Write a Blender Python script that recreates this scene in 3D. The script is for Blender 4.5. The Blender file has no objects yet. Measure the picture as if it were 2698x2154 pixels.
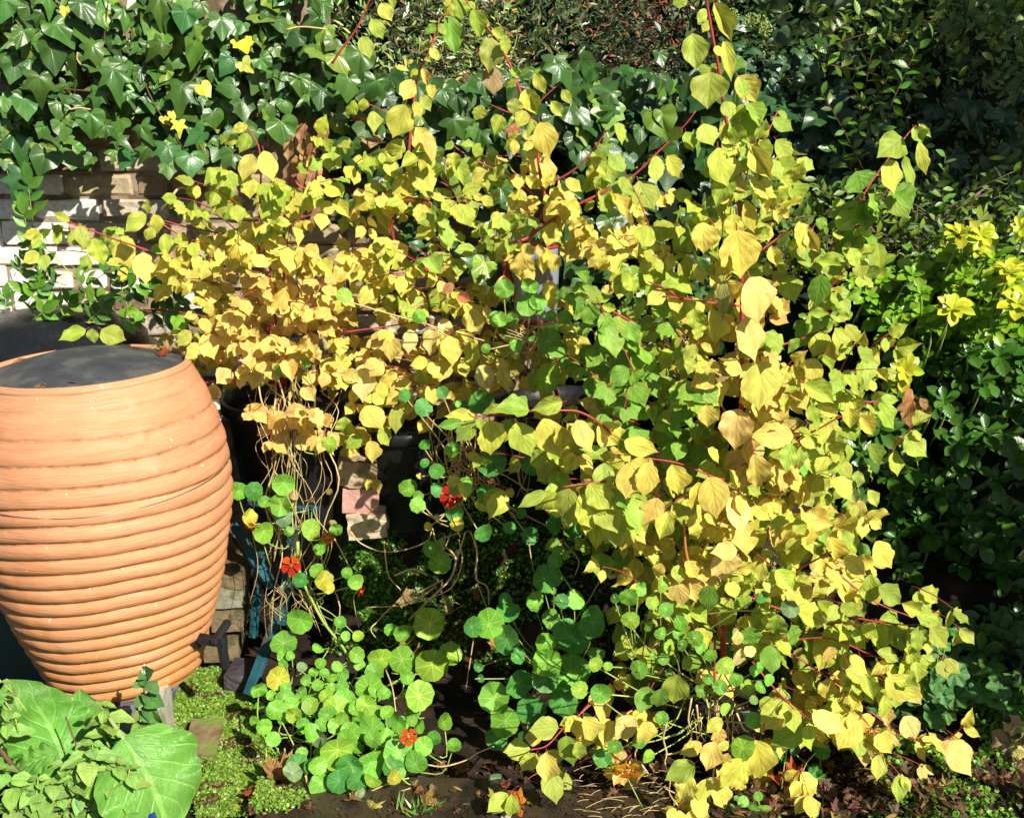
import bpy, bmesh, math, random
import numpy as np
from mathutils import Vector, Matrix, noise
R = random.Random(11)
SC = bpy.context.scene
COL = SC.collection
rad = math.radians

# ------------------------------------------------------------------ camera, world, sun, exposure
CAM_H, PITCH, FPX, IW, IH = 1.78, rad(17), 2893.0, 2698.0, 2154.0
cam = bpy.data.cameras.new('camera'); cam.sensor_width = 36.0; cam.lens = 36.0*FPX/IW
cam.clip_start = 0.05; cam.clip_end = 500
camo = bpy.data.objects.new('camera', cam); COL.objects.link(camo)
camo.location = (0, 0, CAM_H); camo.rotation_euler = (rad(90)-PITCH, 0, 0)
SC.camera = camo
SUN_AZ, SUN_EL = rad(38), rad(38)            # to the right of straight behind the camera
SUN = Vector((math.sin(SUN_AZ)*math.cos(SUN_EL), -math.cos(SUN_AZ)*math.cos(SUN_EL), math.sin(SUN_EL)))
world = bpy.data.worlds.new('World'); SC.world = world; world.use_nodes = True
wn = world.node_tree; bg = wn.nodes['Background']
sky = wn.nodes.new('ShaderNodeTexSky'); sky.sky_type = 'NISHITA'; sky.sun_disc = False
sky.sun_elevation = SUN_EL; sky.sun_rotation = math.pi - SUN_AZ
wn.links.new(sky.outputs[0], bg.inputs[0]); bg.inputs[1].default_value = 0.05
sl = bpy.data.lights.new('sun', 'SUN'); sl.energy = 5.0; sl.angle = rad(0.5); sl.color = (1.0, 0.94, 0.84)
so = bpy.data.objects.new('sun', sl); COL.objects.link(so)
so.rotation_euler = SUN.to_track_quat('Z', 'Y').to_euler(); so.location = (3, -3, 6)
SC.view_settings.view_transform = 'Standard'; SC.view_settings.look = 'None'
SC.view_settings.gamma = 1; SC.view_settings.use_curve_mapping = False
SC.view_settings.exposure = 0.63

# ------------------------------------------------------------------ picture -> place helpers
CP, SP = math.cos(PITCH), math.sin(PITCH)
def at(sx, sy, Y):
    """point of the place at distance Y in front of the camera that is seen at photo pixel sx, sy"""
    a = (sx-IW/2)/FPX; b = (IH/2-sy)/FPX
    d = Vector((a, CP+b*SP, -SP+b*CP))
    return Vector((0, 0, CAM_H)) + d*(Y/d.y)
def atz(sx, sy, z):
    a = (sx-IW/2)/FPX; b = (IH/2-sy)/FPX
    d = Vector((a, CP+b*SP, -SP+b*CP))
    return Vector((0, 0, CAM_H)) + d*((z-CAM_H)/d.z)
def mpp(p):                                   # metres per photo pixel at a point
    return (p.y*CP + (CAM_H-p.z)*SP)/FPX
DS = 2698/2156.0
CROPS = {'D': (0, 0, 1/DS), 'A1': (0, 0, 2.39), 'A2': (900, 0, 2.39), 'A3': (1798, 0, 2.39), 'B1': (0, 700, 2.39),
         'B2': (900, 700, 2.39), 'B3': (1798, 700, 2.39), 'C1': (0, 1400, 2.282), 'C2': (600, 1400, 2.282),
         'C3': (1200, 1400, 2.282), 'C4': (1798, 1400, 2.282)}
def cv(c, x, y):
    x0, y0, s = CROPS[c]; return x0+x/s, y0+y/s
def atc(c, x, y, Y): return at(*cv(c, x, y), Y)
def rv(s=1.0): return Vector((R.gauss(0, 1), R.gauss(0, 1), R.gauss(0, 1)))*s
def tocam(p): return (Vector((0, 0, CAM_H))-p).normalized()
def inpoly(x, y, P):
    c = False; j = len(P)-1
    for i in range(len(P)):
        if (P[i][1] > y) != (P[j][1] > y) and x < (P[j][0]-P[i][0])*(y-P[i][1])/(P[j][1]-P[i][1])+P[i][0]: c = not c
        j = i
    return c

# ------------------------------------------------------------------ materials
class NT:
    def __init__(s, name):
        s.m = bpy.data.materials.new(name); s.m.use_nodes = True
        s.t = s.m.node_tree; s.t.nodes.clear()
    def n(s, typ, **kw):
        nd = s.t.nodes.new(typ)
        for k, v in kw.items(): setattr(nd, k, v)
        return nd
    def set(s, sock, v):
        if hasattr(v, 'is_output') or isinstance(v, bpy.types.NodeSocket): s.t.links.new(v, sock)
        elif isinstance(v, tuple) and sock.type == 'RGBA' and len(v) == 3: sock.default_value = (*v, 1)
        else: sock.default_value = v
    def math(s, op, a, b=None, c=None, clamp=False):
        nd = s.n('ShaderNodeMath', operation=op, use_clamp=clamp)
        s.set(nd.inputs[0], a)
        if b is not None: s.set(nd.inputs[1], b)
        if c is not None: s.set(nd.inputs[2], c)
        return nd.outputs[0]
    def mix(s, f, a, b, mode='MIX'):
        nd = s.n('ShaderNodeMix', data_type='RGBA', blend_type=mode)
        s.set(nd.inputs[0], f); s.set(nd.inputs[6], a); s.set(nd.inputs[7], b)
        return nd.outputs[2]
    def rng(s, v, a, b, c, d, smooth=False):
        nd = s.n('ShaderNodeMapRange', interpolation_type='SMOOTHSTEP' if smooth else 'LINEAR')
        s.set(nd.inputs[0], v)
        for i, q in enumerate((a, b, c, d)): nd.inputs[i+1].default_value = q
        return nd.outputs[0]
    def noise(s, vec, scale, detail=3, w=None, rough=0.5):
        nd = s.n('ShaderNodeTexNoise')
        if w is not None: nd.noise_dimensions = '4D'; s.set(nd.inputs['W'], w)
        if vec is not None: s.set(nd.inputs['Vector'], vec)
        nd.inputs['Scale'].default_value = scale; nd.inputs['Detail'].default_value = detail
        nd.inputs['Roughness'].default_value = rough
        return nd.outputs[0]
    def bump(s, h, strength=0.5, dist=0.01):
        nd = s.n('ShaderNodeBump'); s.set(nd.inputs['Height'], h)
        nd.inputs['Strength'].default_value = strength; nd.inputs['Distance'].default_value = dist
        return nd.outputs[0]
    def prin(s, col, rough=0.5, spec=0.5, normal=None, **kw):
        nd = s.n('ShaderNodeBsdfPrincipled'); s.set(nd.inputs['Base Color'], col); s.set(nd.inputs['Roughness'], rough)
        s.set(nd.inputs['Specular IOR Level'], spec)
        if normal is not None: s.set(nd.inputs['Normal'], normal)
        for k, v in kw.items(): s.set(nd.inputs[k], v)
        return nd.outputs[0]
    def out(s, sh):
        o = s.n('ShaderNodeOutputMaterial'); s.t.links.new(sh, o.inputs[0]); return s.m

def leaf_mat(name, src, vein='pinnate', rough=0.45, transl=0.25, gain=(1.2, 1.15, 1.1), vstr=0.6, spec=0.4, crinkle=0.3,
             spots=0.0, nveins=5.0, slope=.24, quiltk=.7, bd=.006, step=50.0, petiole=(0.35, 0.06, 0.05), edge=0.0, edgecol=(0.3, 0.14, 0.05)):
    N = NT(name)
    if src == 'obj':
        oi = N.n('ShaderNodeObjectInfo'); base, al = oi.outputs['Color'], oi.outputs['Alpha']
    else:
        aa = N.n('ShaderNodeAttribute', attribute_name='Col'); base, al = aa.outputs['Color'], aa.outputs['Alpha']
    uv = N.n('ShaderNodeUVMap').outputs[0]
    w = N.math('MULTIPLY', al, 60.0)
    sx = N.n('ShaderNodeSeparateXYZ'); N.set(sx.inputs[0], uv)
    u, t = sx.outputs[0], sx.outputs[1]
    big = N.noise(uv, 2.2, 2, w)
    fine = N.noise(uv, 14, 3, w)
    col = N.mix(1.0, base, N.rng(big, .3, .7, .78, 1.2), 'MULTIPLY')
    col = N.mix(N.rng(fine, .35, .7, 0, .35), col, N.mix(1.0, col, (0.75, 0.82, 0.7), 'MULTIPLY'))
    if vein == 'pinnate':
        au = N.math('ABSOLUTE', u)
        mid = N.rng(au, .03, .09, 1, 0, True)
        s = N.math('MULTIPLY', N.math('SUBTRACT', t, N.math('MULTIPLY', N.math('POWER', au, .8), slope)), nveins)
        fr = N.math('ABSOLUTE', N.math('SUBTRACT', N.math('FRACT', s), .5))
        side = N.rng(fr, .40, .48, 0, 1, True)
        vm = N.math('MAXIMUM', mid, N.math('MULTIPLY', side, .75))
        quilt = N.math('MULTIPLY', N.math('SUBTRACT', .5, fr), 1.2)
        rim = N.rng(au, .72, 1.0, 0, 1, True)
    else:
        r = N.math('SQRT', N.math('ADD', N.math('MULTIPLY', u, u), N.math('MULTIPLY', t, t)))
        ang = N.math('ARCTAN2', u, t)
        st = rad(step)
        pp = N.math('PINGPONG', ang, st/2)                     # zero on the veins every st
        pp2 = N.math('SUBTRACT', st/2, pp)
        d = N.math('MINIMUM', pp, N.math('MULTIPLY', pp2, 50.0))
        pp = N.math('ABSOLUTE', N.math('SUBTRACT', N.math('FRACT', N.math('ADD', N.math('DIVIDE', ang, st), 20.5)), .5))
        d = N.math('MULTIPLY', N.math('MULTIPLY', pp, st), r)
        v1 = N.rng(d, .006, .018, 1, 0, True)
        fade = N.rng(r, .1, .6, 1, .45)
        vm = N.math('MAXIMUM', N.math('MULTIPLY', v1, fade), N.rng(r, .012, .035, 1, 0, True))
        quilt = N.math('MULTIPLY', pp, 1.2)
        rim = N.rng(r, .38, .52, 0, 1, True)
    gcol = N.mix(1.0, col, gain, 'MULTIPLY')
    col = N.mix(N.math('MULTIPLY', vm, vstr), col, gcol)
    if edge > 0:
        ef = N.math('MULTIPLY', N.math('MULTIPLY', rim, N.rng(big, .45, .65, 0, 1)), edge)
        col = N.mix(ef, col, edgecol)
    if spots > 0:
        sp = N.noise(uv, 7, 4, N.math('ADD', w, 9.0), .65)
        col = N.mix(N.rng(sp, .65, .69, 0, spots, True), col, (0.13, 0.05, 0.02))
    if vein == 'pinnate':
        col = N.mix(N.math('LESS_THAN', t, -0.004), col, petiole)
    h = N.math('ADD', N.math('MULTIPLY', quilt, quiltk), N.math('MULTIPLY', fine, crinkle*2))
    h = N.math('SUBTRACT', h, N.math('MULTIPLY', vm, .35))
    nb = N.bump(h, min(1, crinkle*1.2), bd)
    p = N.prin(col, rough, spec, nb)
    if transl > 0:
        tr = N.n('ShaderNodeBsdfTranslucent'); N.set(tr.inputs[0], col); N.set(tr.inputs['Normal'], nb)
        mx = N.n('ShaderNodeMixShader'); mx.inputs[0].default_value = transl
        N.t.links.new(p, mx.inputs[1]); N.t.links.new(tr.outputs[0], mx.inputs[2]); p = mx.outputs[0]
    return N.out(p)

LM = {}
def lmat(key, src):
    if (key, src) not in LM:
        kw = dict(
            dogwood=dict(vein='pinnate', rough=.5, transl=.3, gain=(.7, .82, .6), vstr=.6, spec=.3, crinkle=.35, nveins=4.5, slope=.55, quiltk=.5, spots=.7, edge=.15, edgecol=(.6, .3, .08), bd=.003),
            ivy=dict(vein='radial', rough=.33, transl=.08, gain=(2.0, 1.7, 1.5), vstr=.5, spec=.42, crinkle=.3, step=50, bd=.003),
            nast=dict(vein='radial', rough=.5, transl=.3, gain=(2.5, 1.6, 3.0), vstr=.85, spec=.35, crinkle=.25, step=40, bd=.003, edge=.3, edgecol=(.4, .42, .06)),
            glossy=dict(vein='pinnate', rough=.3, transl=.2, gain=(1.5, 1.3, 1.3), vstr=.35, spec=.5, crinkle=.1, nveins=7, petiole=(.12, .2, .03)),
            small=dict(vein='pinnate', rough=.36, transl=.15, gain=(1.4, 1.3, 1.2), vstr=.3, spec=.5, crinkle=.1, petiole=(.12, .1, .03)),
            mint=dict(vein='pinnate', rough=.6, transl=.2, gain=(.7, .75, .7), vstr=.6, spec=.25, crinkle=.8, nveins=7, petiole=(.15, .2, .05), bd=.001),
            broad=dict(vein='pinnate', rough=.42, transl=.25, gain=(1.9, 1.45, 2.2), vstr=.8, spec=.4, crinkle=.45, nveins=5.5, slope=.45, petiole=(.2, .3, .05), bd=.01),
            dead=dict(vein='radial', rough=.6, transl=.15, gain=(.6, .55, .5), vstr=.6, spec=.3, crinkle=.9, step=36, spots=.5),
            petal=dict(vein='pinnate', rough=.5, transl=.35, gain=(.7, .5, .5), vstr=.5, spec=.25, crinkle=.5, nveins=2),
            heuch=dict(vein='radial', rough=.5, transl=.2, gain=(.7, .8, .7), vstr=.6, spec=.35, crinkle=.8, step=45, bd=.0016),
        )[key]
        LM[(key, src)] = leaf_mat('leaf_'+key+('' if src == 'obj' else '_mass'), src, **kw)
    return LM[(key, src)]

def plain(name, col, rough=.6, spec=.4, var=.25, scale=12, bump=.3, bscale=60, col2=None, metallic=0):
    N = NT(name)
    oc = N.n('ShaderNodeTexCoord').outputs['Object']
    n1 = N.noise(oc, scale, 5); n2 = N.noise(oc, bscale, 4)
    c = N.mix(1.0, col, N.rng(n1, .3, .7, 1-var, 1+var), 'MULTIPLY')
    if col2: c = N.mix(N.rng(n1, .5, .62, 0, 1, True), c, col2)
    return N.out(N.prin(c, N.rng(n2, .3, .7, max(.05, rough-.1), min(1, rough+.12)), spec, N.bump(n2, bump, .006), Metallic=metallic))

M = {}
M['red_stem'] = plain('red_bark', (.38, .055, .05), .42, .4, .35, 20, .15)
M['orange_stem'] = plain('orange_bark', (.52, .2, .05), .5, .4, .3, 20, .2)
M['straw'] = plain('straw_stem', (.62, .48, .22), .6, .3, .35, 15, .2, col2=(.5, .34, .14))
M['green_stem'] = plain('green_stem', (.32, .42, .1), .5, .4, .3, 15, .1)
M['brown_twig'] = plain('brown_twig', (.12, .07, .035), .75, .2, .4, 20, .4)
M['dark_twig'] = plain('dark_twig', (.16, .12, .08), .75, .2, .4, 20, .4)
M['black_plastic'] = plain('black_plastic', (.010, .011, .013), .38, .4, .3, 6, .06, 80)
M['lid_plastic'] = plain('grey_lid_plastic', (.055, .058, .066), .6, .45, .35, 14, .45, 160, col2=(.1, .095, .085))
M['bin_green'] = plain('dark_green_plastic', (.012, .05, .042), .4, .5, .2, 6, .05, 80)
M['soil'] = plain('dark_soil', (.022, .015, .010), .9, .2, .5, 8, 1.0, 35, col2=(.045, .028, .016))
M['wet_stone'] = plain('wet_dark_stone', (.05, .034, .02), .3, .5, .6, 7, .9, 55, col2=(.02, .016, .012))
M['teal'] = plain('teal_paint', (.014, .09, .11), .6, .3, .5, 14, .5, 50, col2=(.05, .06, .055))
M['slate'] = plain('slate_grey', (.1, .105, .125), .55, .4, .3, 10, .4, 60, col2=(.2, .2, .21))
M['dark_stone'] = plain('dark_purple_stone', (.055, .045, .05), .6, .35, .4, 10, .6, 50)
M['pale_stone'] = plain('pale_concrete', (.42, .4, .32), .85, .2, .3, 9, .6, 70, col2=(.25, .27, .16))
M['red_tile'] = plain('red_tile', (.42, .15, .08), .8, .2, .3, 9, .4, 70)
M['pink_brick'] = plain('pink_brick', (.5, .28, .23), .85, .2, .25, 12, .6, 60)
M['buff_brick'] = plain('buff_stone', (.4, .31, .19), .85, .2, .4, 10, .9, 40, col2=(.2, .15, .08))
M['shade_brick'] = plain('shade_toned_buff_brick', (.2, .15, .085), .9, .15, .4, 12, .9, 45, col2=(.1, .085, .04))  # buff brick with shade put into its colour
M['shade_stone'] = plain('shade_toned_pale_stone', (.26, .25, .18), .9, .15, .4, 12, .9, 45, col2=(.12, .14, .06))  # pale stone darkened in colour so it looks shaded
M['moss_stone'] = plain('mossy_stone', (.2, .14, .07), .85, .2, .4, 14, .9, 40, col2=(.16, .2, .05))
M['mortar'] = plain('old_mortar', (.3, .24, .16), .95, .1, .4, 9, .9, 30, col2=(.14, .1, .06))
M['blue_glaze'] = plain('blue_glaze', (.012, .02, .3), .12, .6, .3, 8, .05, 40)
M['red_plastic'] = plain('red_plastic', (.32, .03, .035), .4, .5, .1, 8, .05, 40)
M['clear_tub'] = plain('cloudy_plastic', (.24, .27, .33), .25, .5, .15, 6, .05, 40)
M['wire'] = plain('dull_wire', (.25, .24, .23), .4, .5, .2, 30, .1, metallic=.8)
M['dark_core'] = plain('shaded_foliage', (.012, .02, .008), .9, .1, .6, 6, 1.0, 14)  # near-black colour stands in for deep shade behind the leaves
M['moss'] = leaf_mat('moss_leaf', 'attr', vein='pinnate', rough=.4, transl=.2, vstr=.1, spec=.4, crinkle=.05)

def terracotta():
    N = NT('terracotta_plastic')
    oc = N.n('ShaderNodeTexCoord').outputs['Object']
    mp = N.n('ShaderNodeMapping'); N.set(mp.inputs[0], oc); mp.inputs['Scale'].default_value = (1.2, 1.2, 9)
    streak = N.noise(mp.outputs[0], 5, 6, None, .6)
    mp2 = N.n('ShaderNodeMapping'); N.set(mp2.inputs[0], oc); mp2.inputs['Scale'].default_value = (3, 3, 40)
    fine = N.noise(mp2.outputs[0], 6, 5)
    blot = N.noise(oc, 9, 4); grime = N.noise(oc, 26, 5, None, .7)
    sx = N.n('ShaderNodeSeparateXYZ'); N.set(sx.inputs[0], oc)
    z = sx.outputs[2]
    c = N.mix(N.rng(streak, .35, .65, 0, 1), (.56, .24, .115), (.61, .305, .165))
    c = N.mix(N.rng(fine, .4, .75, 0, .5), c, (.56, .24, .09))
    bloom = N.noise(oc, 5, 5, None, .7)
    c = N.mix(N.rng(bloom, .55, .75, 0, .3, True), c, (.72, .5, .36))
    c = N.mix(N.rng(N.noise(oc, 13, 6, None, .75), .56, .7, 0, .4, True), c, (.36, .17, .07))
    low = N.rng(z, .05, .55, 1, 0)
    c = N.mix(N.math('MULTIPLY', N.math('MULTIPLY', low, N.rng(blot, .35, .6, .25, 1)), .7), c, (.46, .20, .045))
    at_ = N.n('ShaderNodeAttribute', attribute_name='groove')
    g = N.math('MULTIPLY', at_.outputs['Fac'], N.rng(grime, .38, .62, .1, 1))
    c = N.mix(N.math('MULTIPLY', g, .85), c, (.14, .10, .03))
    c = N.mix(N.rng(grime, .69, .74, 0, .6, True), c, (.2, .1, .05))
    c = N.mix(N.rng(N.noise(oc, 55, 2), .72, .76, 0, .5, True), c, (.8, .62, .5))
    h = N.math('ADD', N.math('MULTIPLY', fine, .6), N.math('MULTIPLY', blot, .5))
    return N.out(N.prin(c, N.rng(fine, .3, .7, .5, .72), .3, N.bump(h, .45, .008)))
M['terracotta'] = terracotta()

def brick_mat(name, col, col2):
    N = NT(name)
    oc = N.n('ShaderNodeTexCoord').outputs['Object']; oi = N.n('ShaderNodeObjectInfo')
    rn = N.math('MULTIPLY', oi.outputs['Random'], 30.0)
    n1 = N.noise(oc, 14, 6, rn, .65); n2 = N.noise(oc, 70, 5, rn)
    c = N.mix(1.0, oi.outputs['Color'], N.rng(n2, .3, .7, .75, 1.2), 'MULTIPLY')
    c = N.mix(N.rng(n1, .5, .6, 0, .85, True), c, col)
    c = N.mix(N.rng(n1, .3, .4, .7, 0, True), c, col2)
    return N.out(N.prin(c, .9, .15, N.bump(N.math('ADD', n1, N.math('MULTIPLY', n2, .5)), .8, .01)))
M['brick'] = brick_mat('old_painted_brick', (.45, .36, .24), (.15, .09, .05))
M['white_brick'] = brick_mat('flaking_whitewash', (.82, .78, .7), (.42, .3, .17))

# ------------------------------------------------------------------ object helpers
def tag(o, label=None, cat=None, group=None, kind=None):
    if label: o['label'] = label
    if cat: o['category'] = cat
    if group: o['group'] = group
    if kind: o['kind'] = kind
    return o
def empty(name, loc, label, cat, group=None, rot=(0, 0, 0)):
    o = bpy.data.objects.new(name, None); COL.objects.link(o); o.location = loc; o.rotation_euler = rot
    o.empty_display_size = .05
    return tag(o, label, cat, group)
def mesh(name, v, f, mat, parent=None, smooth=True, off=None):
    me = bpy.data.meshes.new(name)
    if off is not None: v = [tuple(Vector(p)-off) for p in v]
    me.from_pydata([tuple(p) for p in v], [], [tuple(q) for q in f]); me.update()
    if smooth: me.polygons.foreach_set('use_smooth', [True]*len(me.polygons))
    me.materials.append(mat)
    o = bpy.data.objects.new(name, me); COL.objects.link(o)
    if parent: o.parent = parent
    return o
def lathe(prof, seg=48, close=False):
    v = []; f = []
    for r, z in prof:
        for k in range(seg):
            a = 2*math.pi*k/seg; v.append((r*math.cos(a), r*math.sin(a), z))
    for i in range(len(prof)-1):
        for k in range(seg):
            k2 = (k+1) % seg
            f.append((i*seg+k, i*seg+k2, (i+1)*seg+k2, (i+1)*seg+k))
    return v, f
def curve(pts, sub=5):
    pts = [Vector(p) for p in pts]
    if len(pts) < 3:
        return [pts[0].lerp(pts[-1], i/sub) for i in range(sub+1)]
    P = [pts[0]*2-pts[1]]+pts+[pts[-1]*2-pts[-2]]; out = []
    for i in range(1, len(P)-2):
        for k in range(sub):
            t = k/sub; a, b, c, d = P[i-1], P[i], P[i+1], P[i+2]
            out.append(.5*((2*b)+(c-a)*t+(2*a-5*b+4*c-d)*t*t+(3*b-a-3*c+d)*t*t*t))
    out.append(pts[-1]); return out
def tube(pts, r0, r1, ns=6, sub=5):
    c = curve(pts, sub); n = len(c); v = []; f = []
    for i, p in enumerate(c):
        d = (c[min(i+1, n-1)]-c[max(i-1, 0)])
        d = d.normalized() if d.length > 1e-9 else Vector((0, 0, 1))
        a = d.cross(Vector((.3, .2, 1)));  a = a.normalized() if a.length > 1e-4 else d.cross(Vector((1, 0, 0))).normalized()
        b = d.cross(a); r = r0+(r1-r0)*i/(n-1)
        for k in range(ns):
            q = 2*math.pi*k/ns; v.append(p+a*(r*math.cos(q))+b*(r*math.sin(q)))
    for i in range(n-1):
        for k in range(ns):
            k2 = (k+1) % ns; f.append((i*ns+k, i*ns+k2, (i+1)*ns+k2, (i+1)*ns+k))
    f.append(tuple(range(ns))[::-1]); f.append(tuple((n-1)*ns+k for k in range(ns)))
    return v, f
def joinvf(parts):
    V = []; Fc = []
    for v, f in parts:
        o = len(V); V += list(v); Fc += [tuple(i+o for i in q) for q in f]
    return V, Fc
def boxvf(sx, sy, sz, bev=.006, jitter=0.0, rnd=R):
    """bevelled, slightly uneven block centred on the origin"""
    bm = bmesh.new(); bmesh.ops.create_cube(bm, size=1)
    bmesh.ops.scale(bm, vec=(sx, sy, sz), verts=bm.verts)
    bmesh.ops.bevel(bm, geom=list(bm.edges), offset=bev, segments=1, affect='EDGES')
    for q in bm.verts: q.co += Vector((rnd.gauss(0, jitter), rnd.gauss(0, jitter), rnd.gauss(0, jitter)))
    bm.verts.index_update()
    v = [q.co.copy() for q in bm.verts]; f = [tuple(x.index for x in fc.verts) for fc in bm.faces]; bm.free()
    return v, f

# ------------------------------------------------------------------ leaf templates (verts, faces, uv)
TPL = {}
def grid_leaf(prof, n=11, m=3, fold=.15, curl=.25, wave=.05, fr=4, jag=.05, seed=0, twist=0, pet=.1, side=0., puck=0.):
    q = random.Random(seed); ph = q.random()*6; ph2 = q.random()*6
    ts = [p[0] for p in prof]; ws = [p[1] for p in prof]
    v = []; f = []; uv = []
    for i in range(n+1):
        t = i/n; w = float(np.interp(t, ts, ws))
        for j in range(-m, m+1):
            u = j/m; s = 1 if u > 0 else -1
            ww = w*(1+(jag*math.sin(fr*2*math.pi*t+ph+s)+jag*.6*math.sin(fr*4.3*math.pi*t+ph2*s))*abs(u))
            x = u*ww
            z = fold*abs(x)-curl*t*t*.5+wave*math.sin(fr*2*math.pi*t+ph+(1.3 if u > 0 else 0))*u*u*min(1, w*5)
            x += side*t*t
            z += puck*math.sin(34*t-13*abs(u))*math.sin(math.pi*min(1, abs(u)*1.1))+puck*.6*math.sin(61*t+9*u+ph)*abs(u)
            z += twist*x*t
            v.append((x, t-.12*curl*t*t, z)); uv.append((u, t))
    W = 2*m+1
    for i in range(n):
        for j in range(W-1):
            f.append((i*W+j, i*W+j+1, (i+1)*W+j+1, (i+1)*W+j))
    if pet > 0:                                # short leaf stalk
        o = len(v); a = .012
        v += [(-a, -pet, pet*.25), (a, -pet, pet*.25), (a, .01, 0.004), (-a, .01, .004)]
        uv += [(0, -.05)]*2+[(0, -.01)]*2; f.append((o, o+1, o+2, o+3))
    return np.array(v), f, np.array(uv)
def polar_leaf(outline, rings=(.3, .65, 1.0), fold=.15, droop=.3, wave=.04, seed=0, lobes=5, flat=0):
    """outline: closed list of (x, y) round the stalk point at the origin"""
    q = random.Random(seed); ph = q.random()*6
    n = len(outline); v = [(0, 0, 0)]; uv = [(0, 0)]; f = []
    for s in rings:
        for (x, y) in outline:
            X, Y = x*s, y*s; r = math.hypot(X, Y); a = math.atan2(X, Y)
            z = fold*abs(X)-droop*r*r+wave*math.sin(lobes*a+ph)*r*1.5+flat*r
            v.append((X, Y, z)); uv.append((X, Y))
    for k in range(n):
        k2 = (k+1) % n; f.append((0, 1+k, 1+k2))
        for i in range(len(rings)-1):
            a = 1+i*n; b = a+n; f.append((a+k, b+k, b+k2, a+k2))
    return np.array(v), f, np.array(uv)
DOG = [(0, .01), (.03, .08), (.08, .165), (.15, .24), (.25, .305), (.37, .345), (.5, .35), (.62, .32), (.72, .245), (.81, .15), (.88, .075), (.94, .03), (1, .003)]
OBO = [(0, .02), (.1, .05), (.25, .12), (.45, .2), (.65, .235), (.8, .215), (.92, .13), (1, .02)]
ELL = [(0, .01), (.1, .11), (.3, .21), (.5, .235), (.7, .19), (.88, .09), (1, .01)]
MIN = [(0, .04), (.08, .2), (.2, .3), (.4, .34), (.6, .29), (.8, .17), (.93, .07), (1, .01)]
BRO = [(0, .05), (.04, .17), (.1, .27), (.2, .36), (.38, .42), (.58, .41), (.75, .33), (.88, .21), (.96, .1), (1, .02)]
LAN = [(0, .01), (.15, .09), (.4, .14), (.65, .11), (.85, .05), (1, .005)]
PET = [(0, .03), (.2, .05), (.4, .16), (.6, .34), (.8, .4), (.93, .3), (1, .12)]
for i in range(14):
    TPL['dogwood%d' % i] = grid_leaf(DOG, 14, 3, R.uniform(-.1, .3) if i < 10 else R.uniform(.4, .9), R.uniform(-.15, .75), R.uniform(.02, .075), R.choice((2, 3, 4)), R.uniform(.02, .07), i, R.uniform(-.5, .5), .14, R.uniform(-.18, .18))
for i in range(4):
    TPL['glossy%d' % i] = grid_leaf(OBO, 8, 2, R.uniform(.2, .5), R.uniform(.1, .5), .01, 2, .01, i, R.uniform(-.2, .2), .05)
    TPL['small%d' % i] = grid_leaf(ELL, 5, 1, R.uniform(.2, .6), R.uniform(0, .5), .0, 2, 0, i, 0, .1)
    TPL['jas%d' % i] = grid_leaf(ELL, 6, 1, R.uniform(.1, .4), R.uniform(0, .6), .02, 2, .02, i, 0, .08)
    TPL['mint%d' % i] = grid_leaf(MIN, 9, 3, R.uniform(.1, .45), R.uniform(.1, .7), .035, 7, .05, i, R.uniform(-.2, .2), .06)
    TPL['petal%d' % i] = grid_leaf(PET, 7, 3, .1, R.uniform(.2, .6), .07, 3, .05, i, 0, 0)
    TPL['lance%d' % i] = grid_leaf(LAN, 6, 1, .2, R.uniform(-.2, .5), .03, 2, .05, i, 0, .1)
TPL['broad0'] = grid_leaf(BRO, 40, 10, .22, .75, .06, 3, .03, 3, .25, .2, .1, .009)
TPL['broad1'] = grid_leaf(BRO, 40, 10, .3, 1.0, .08, 4, .035, 8, -.35, .2, -.1, .01)
def mirror(pts): return pts+[(-x, y) for x, y in reversed(pts) if abs(x) > 1e-6]
def smoothpoly(pts, sub=2):
    n = len(pts); out = []
    for i in range(n):
        a, b, c, d = [np.array(pts[(i+k) % n]) for k in (-1, 0, 1, 2)]
        for k in range(sub):
            t = k/sub; out.append(tuple(.5*((2*b)+(c-a)*t+(2*a-5*b+4*c-d)*t*t+(3*b-a-3*c+d)*t*t*t)))
    return out
IV = [[(0, -.02), (.1, -.15), (.28, -.2), (.45, -.14), (.52, .0), (.44, .15), (.52, .36), (.32, .46), (.17, .68), (0, .92)],
      [(0, -.02), (.12, -.17), (.32, -.2), (.46, -.1), (.5, .06), (.48, .2), (.46, .34), (.32, .5), (.15, .68), (0, .84)],
      [(0, -.02), (.08, -.14), (.24, -.22), (.48, -.2), (.42, -.02), (.34, .12), (.56, .4), (.28, .42), (.15, .66), (0, 1.0)],
      [(0, -.02), (.1, -.14), (.26, -.18), (.4, -.1), (.47, .06), (.45, .22), (.36, .42), (.22, .6), (.1, .76), (0, .88)]]
for i in range(8):
    TPL['ivy%d' % i] = polar_leaf(smoothpoly(mirror(IV[i % 4]), 2), (.3, .65, 1), R.uniform(-.15, .4), R.uniform(-.1, .75), R.uniform(.02, .07), i, 5)
for i in range(6):
    q = random.Random(50+i); ol = []
    for k in range(30):
        a = 2*math.pi*k/30; r = .5*(1+.035*math.cos(9*a+i)+.05*math.cos(a)+.03*math.sin(2*a+i)+q.uniform(-.012, .012))
        ol.append((r*math.sin(a), r*math.cos(a)))
    TPL['nast%d' % i] = polar_leaf(ol, (.25, .6, 1), q.uniform(-.1, .1), q.uniform(-.4, .5), q.uniform(.05, .14), i, q.choice((2, 3, 5)), q.uniform(-.05, .12))
MAP = [(0, -.05), (.08, -.12), (.3, -.25), (.26, -.1), (.55, -.02), (.42, .08), (.6, .36), (.42, .36), (.4, .5), (.2, .38), (.18, .62), (.1, .66), (0, .95)]
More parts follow.
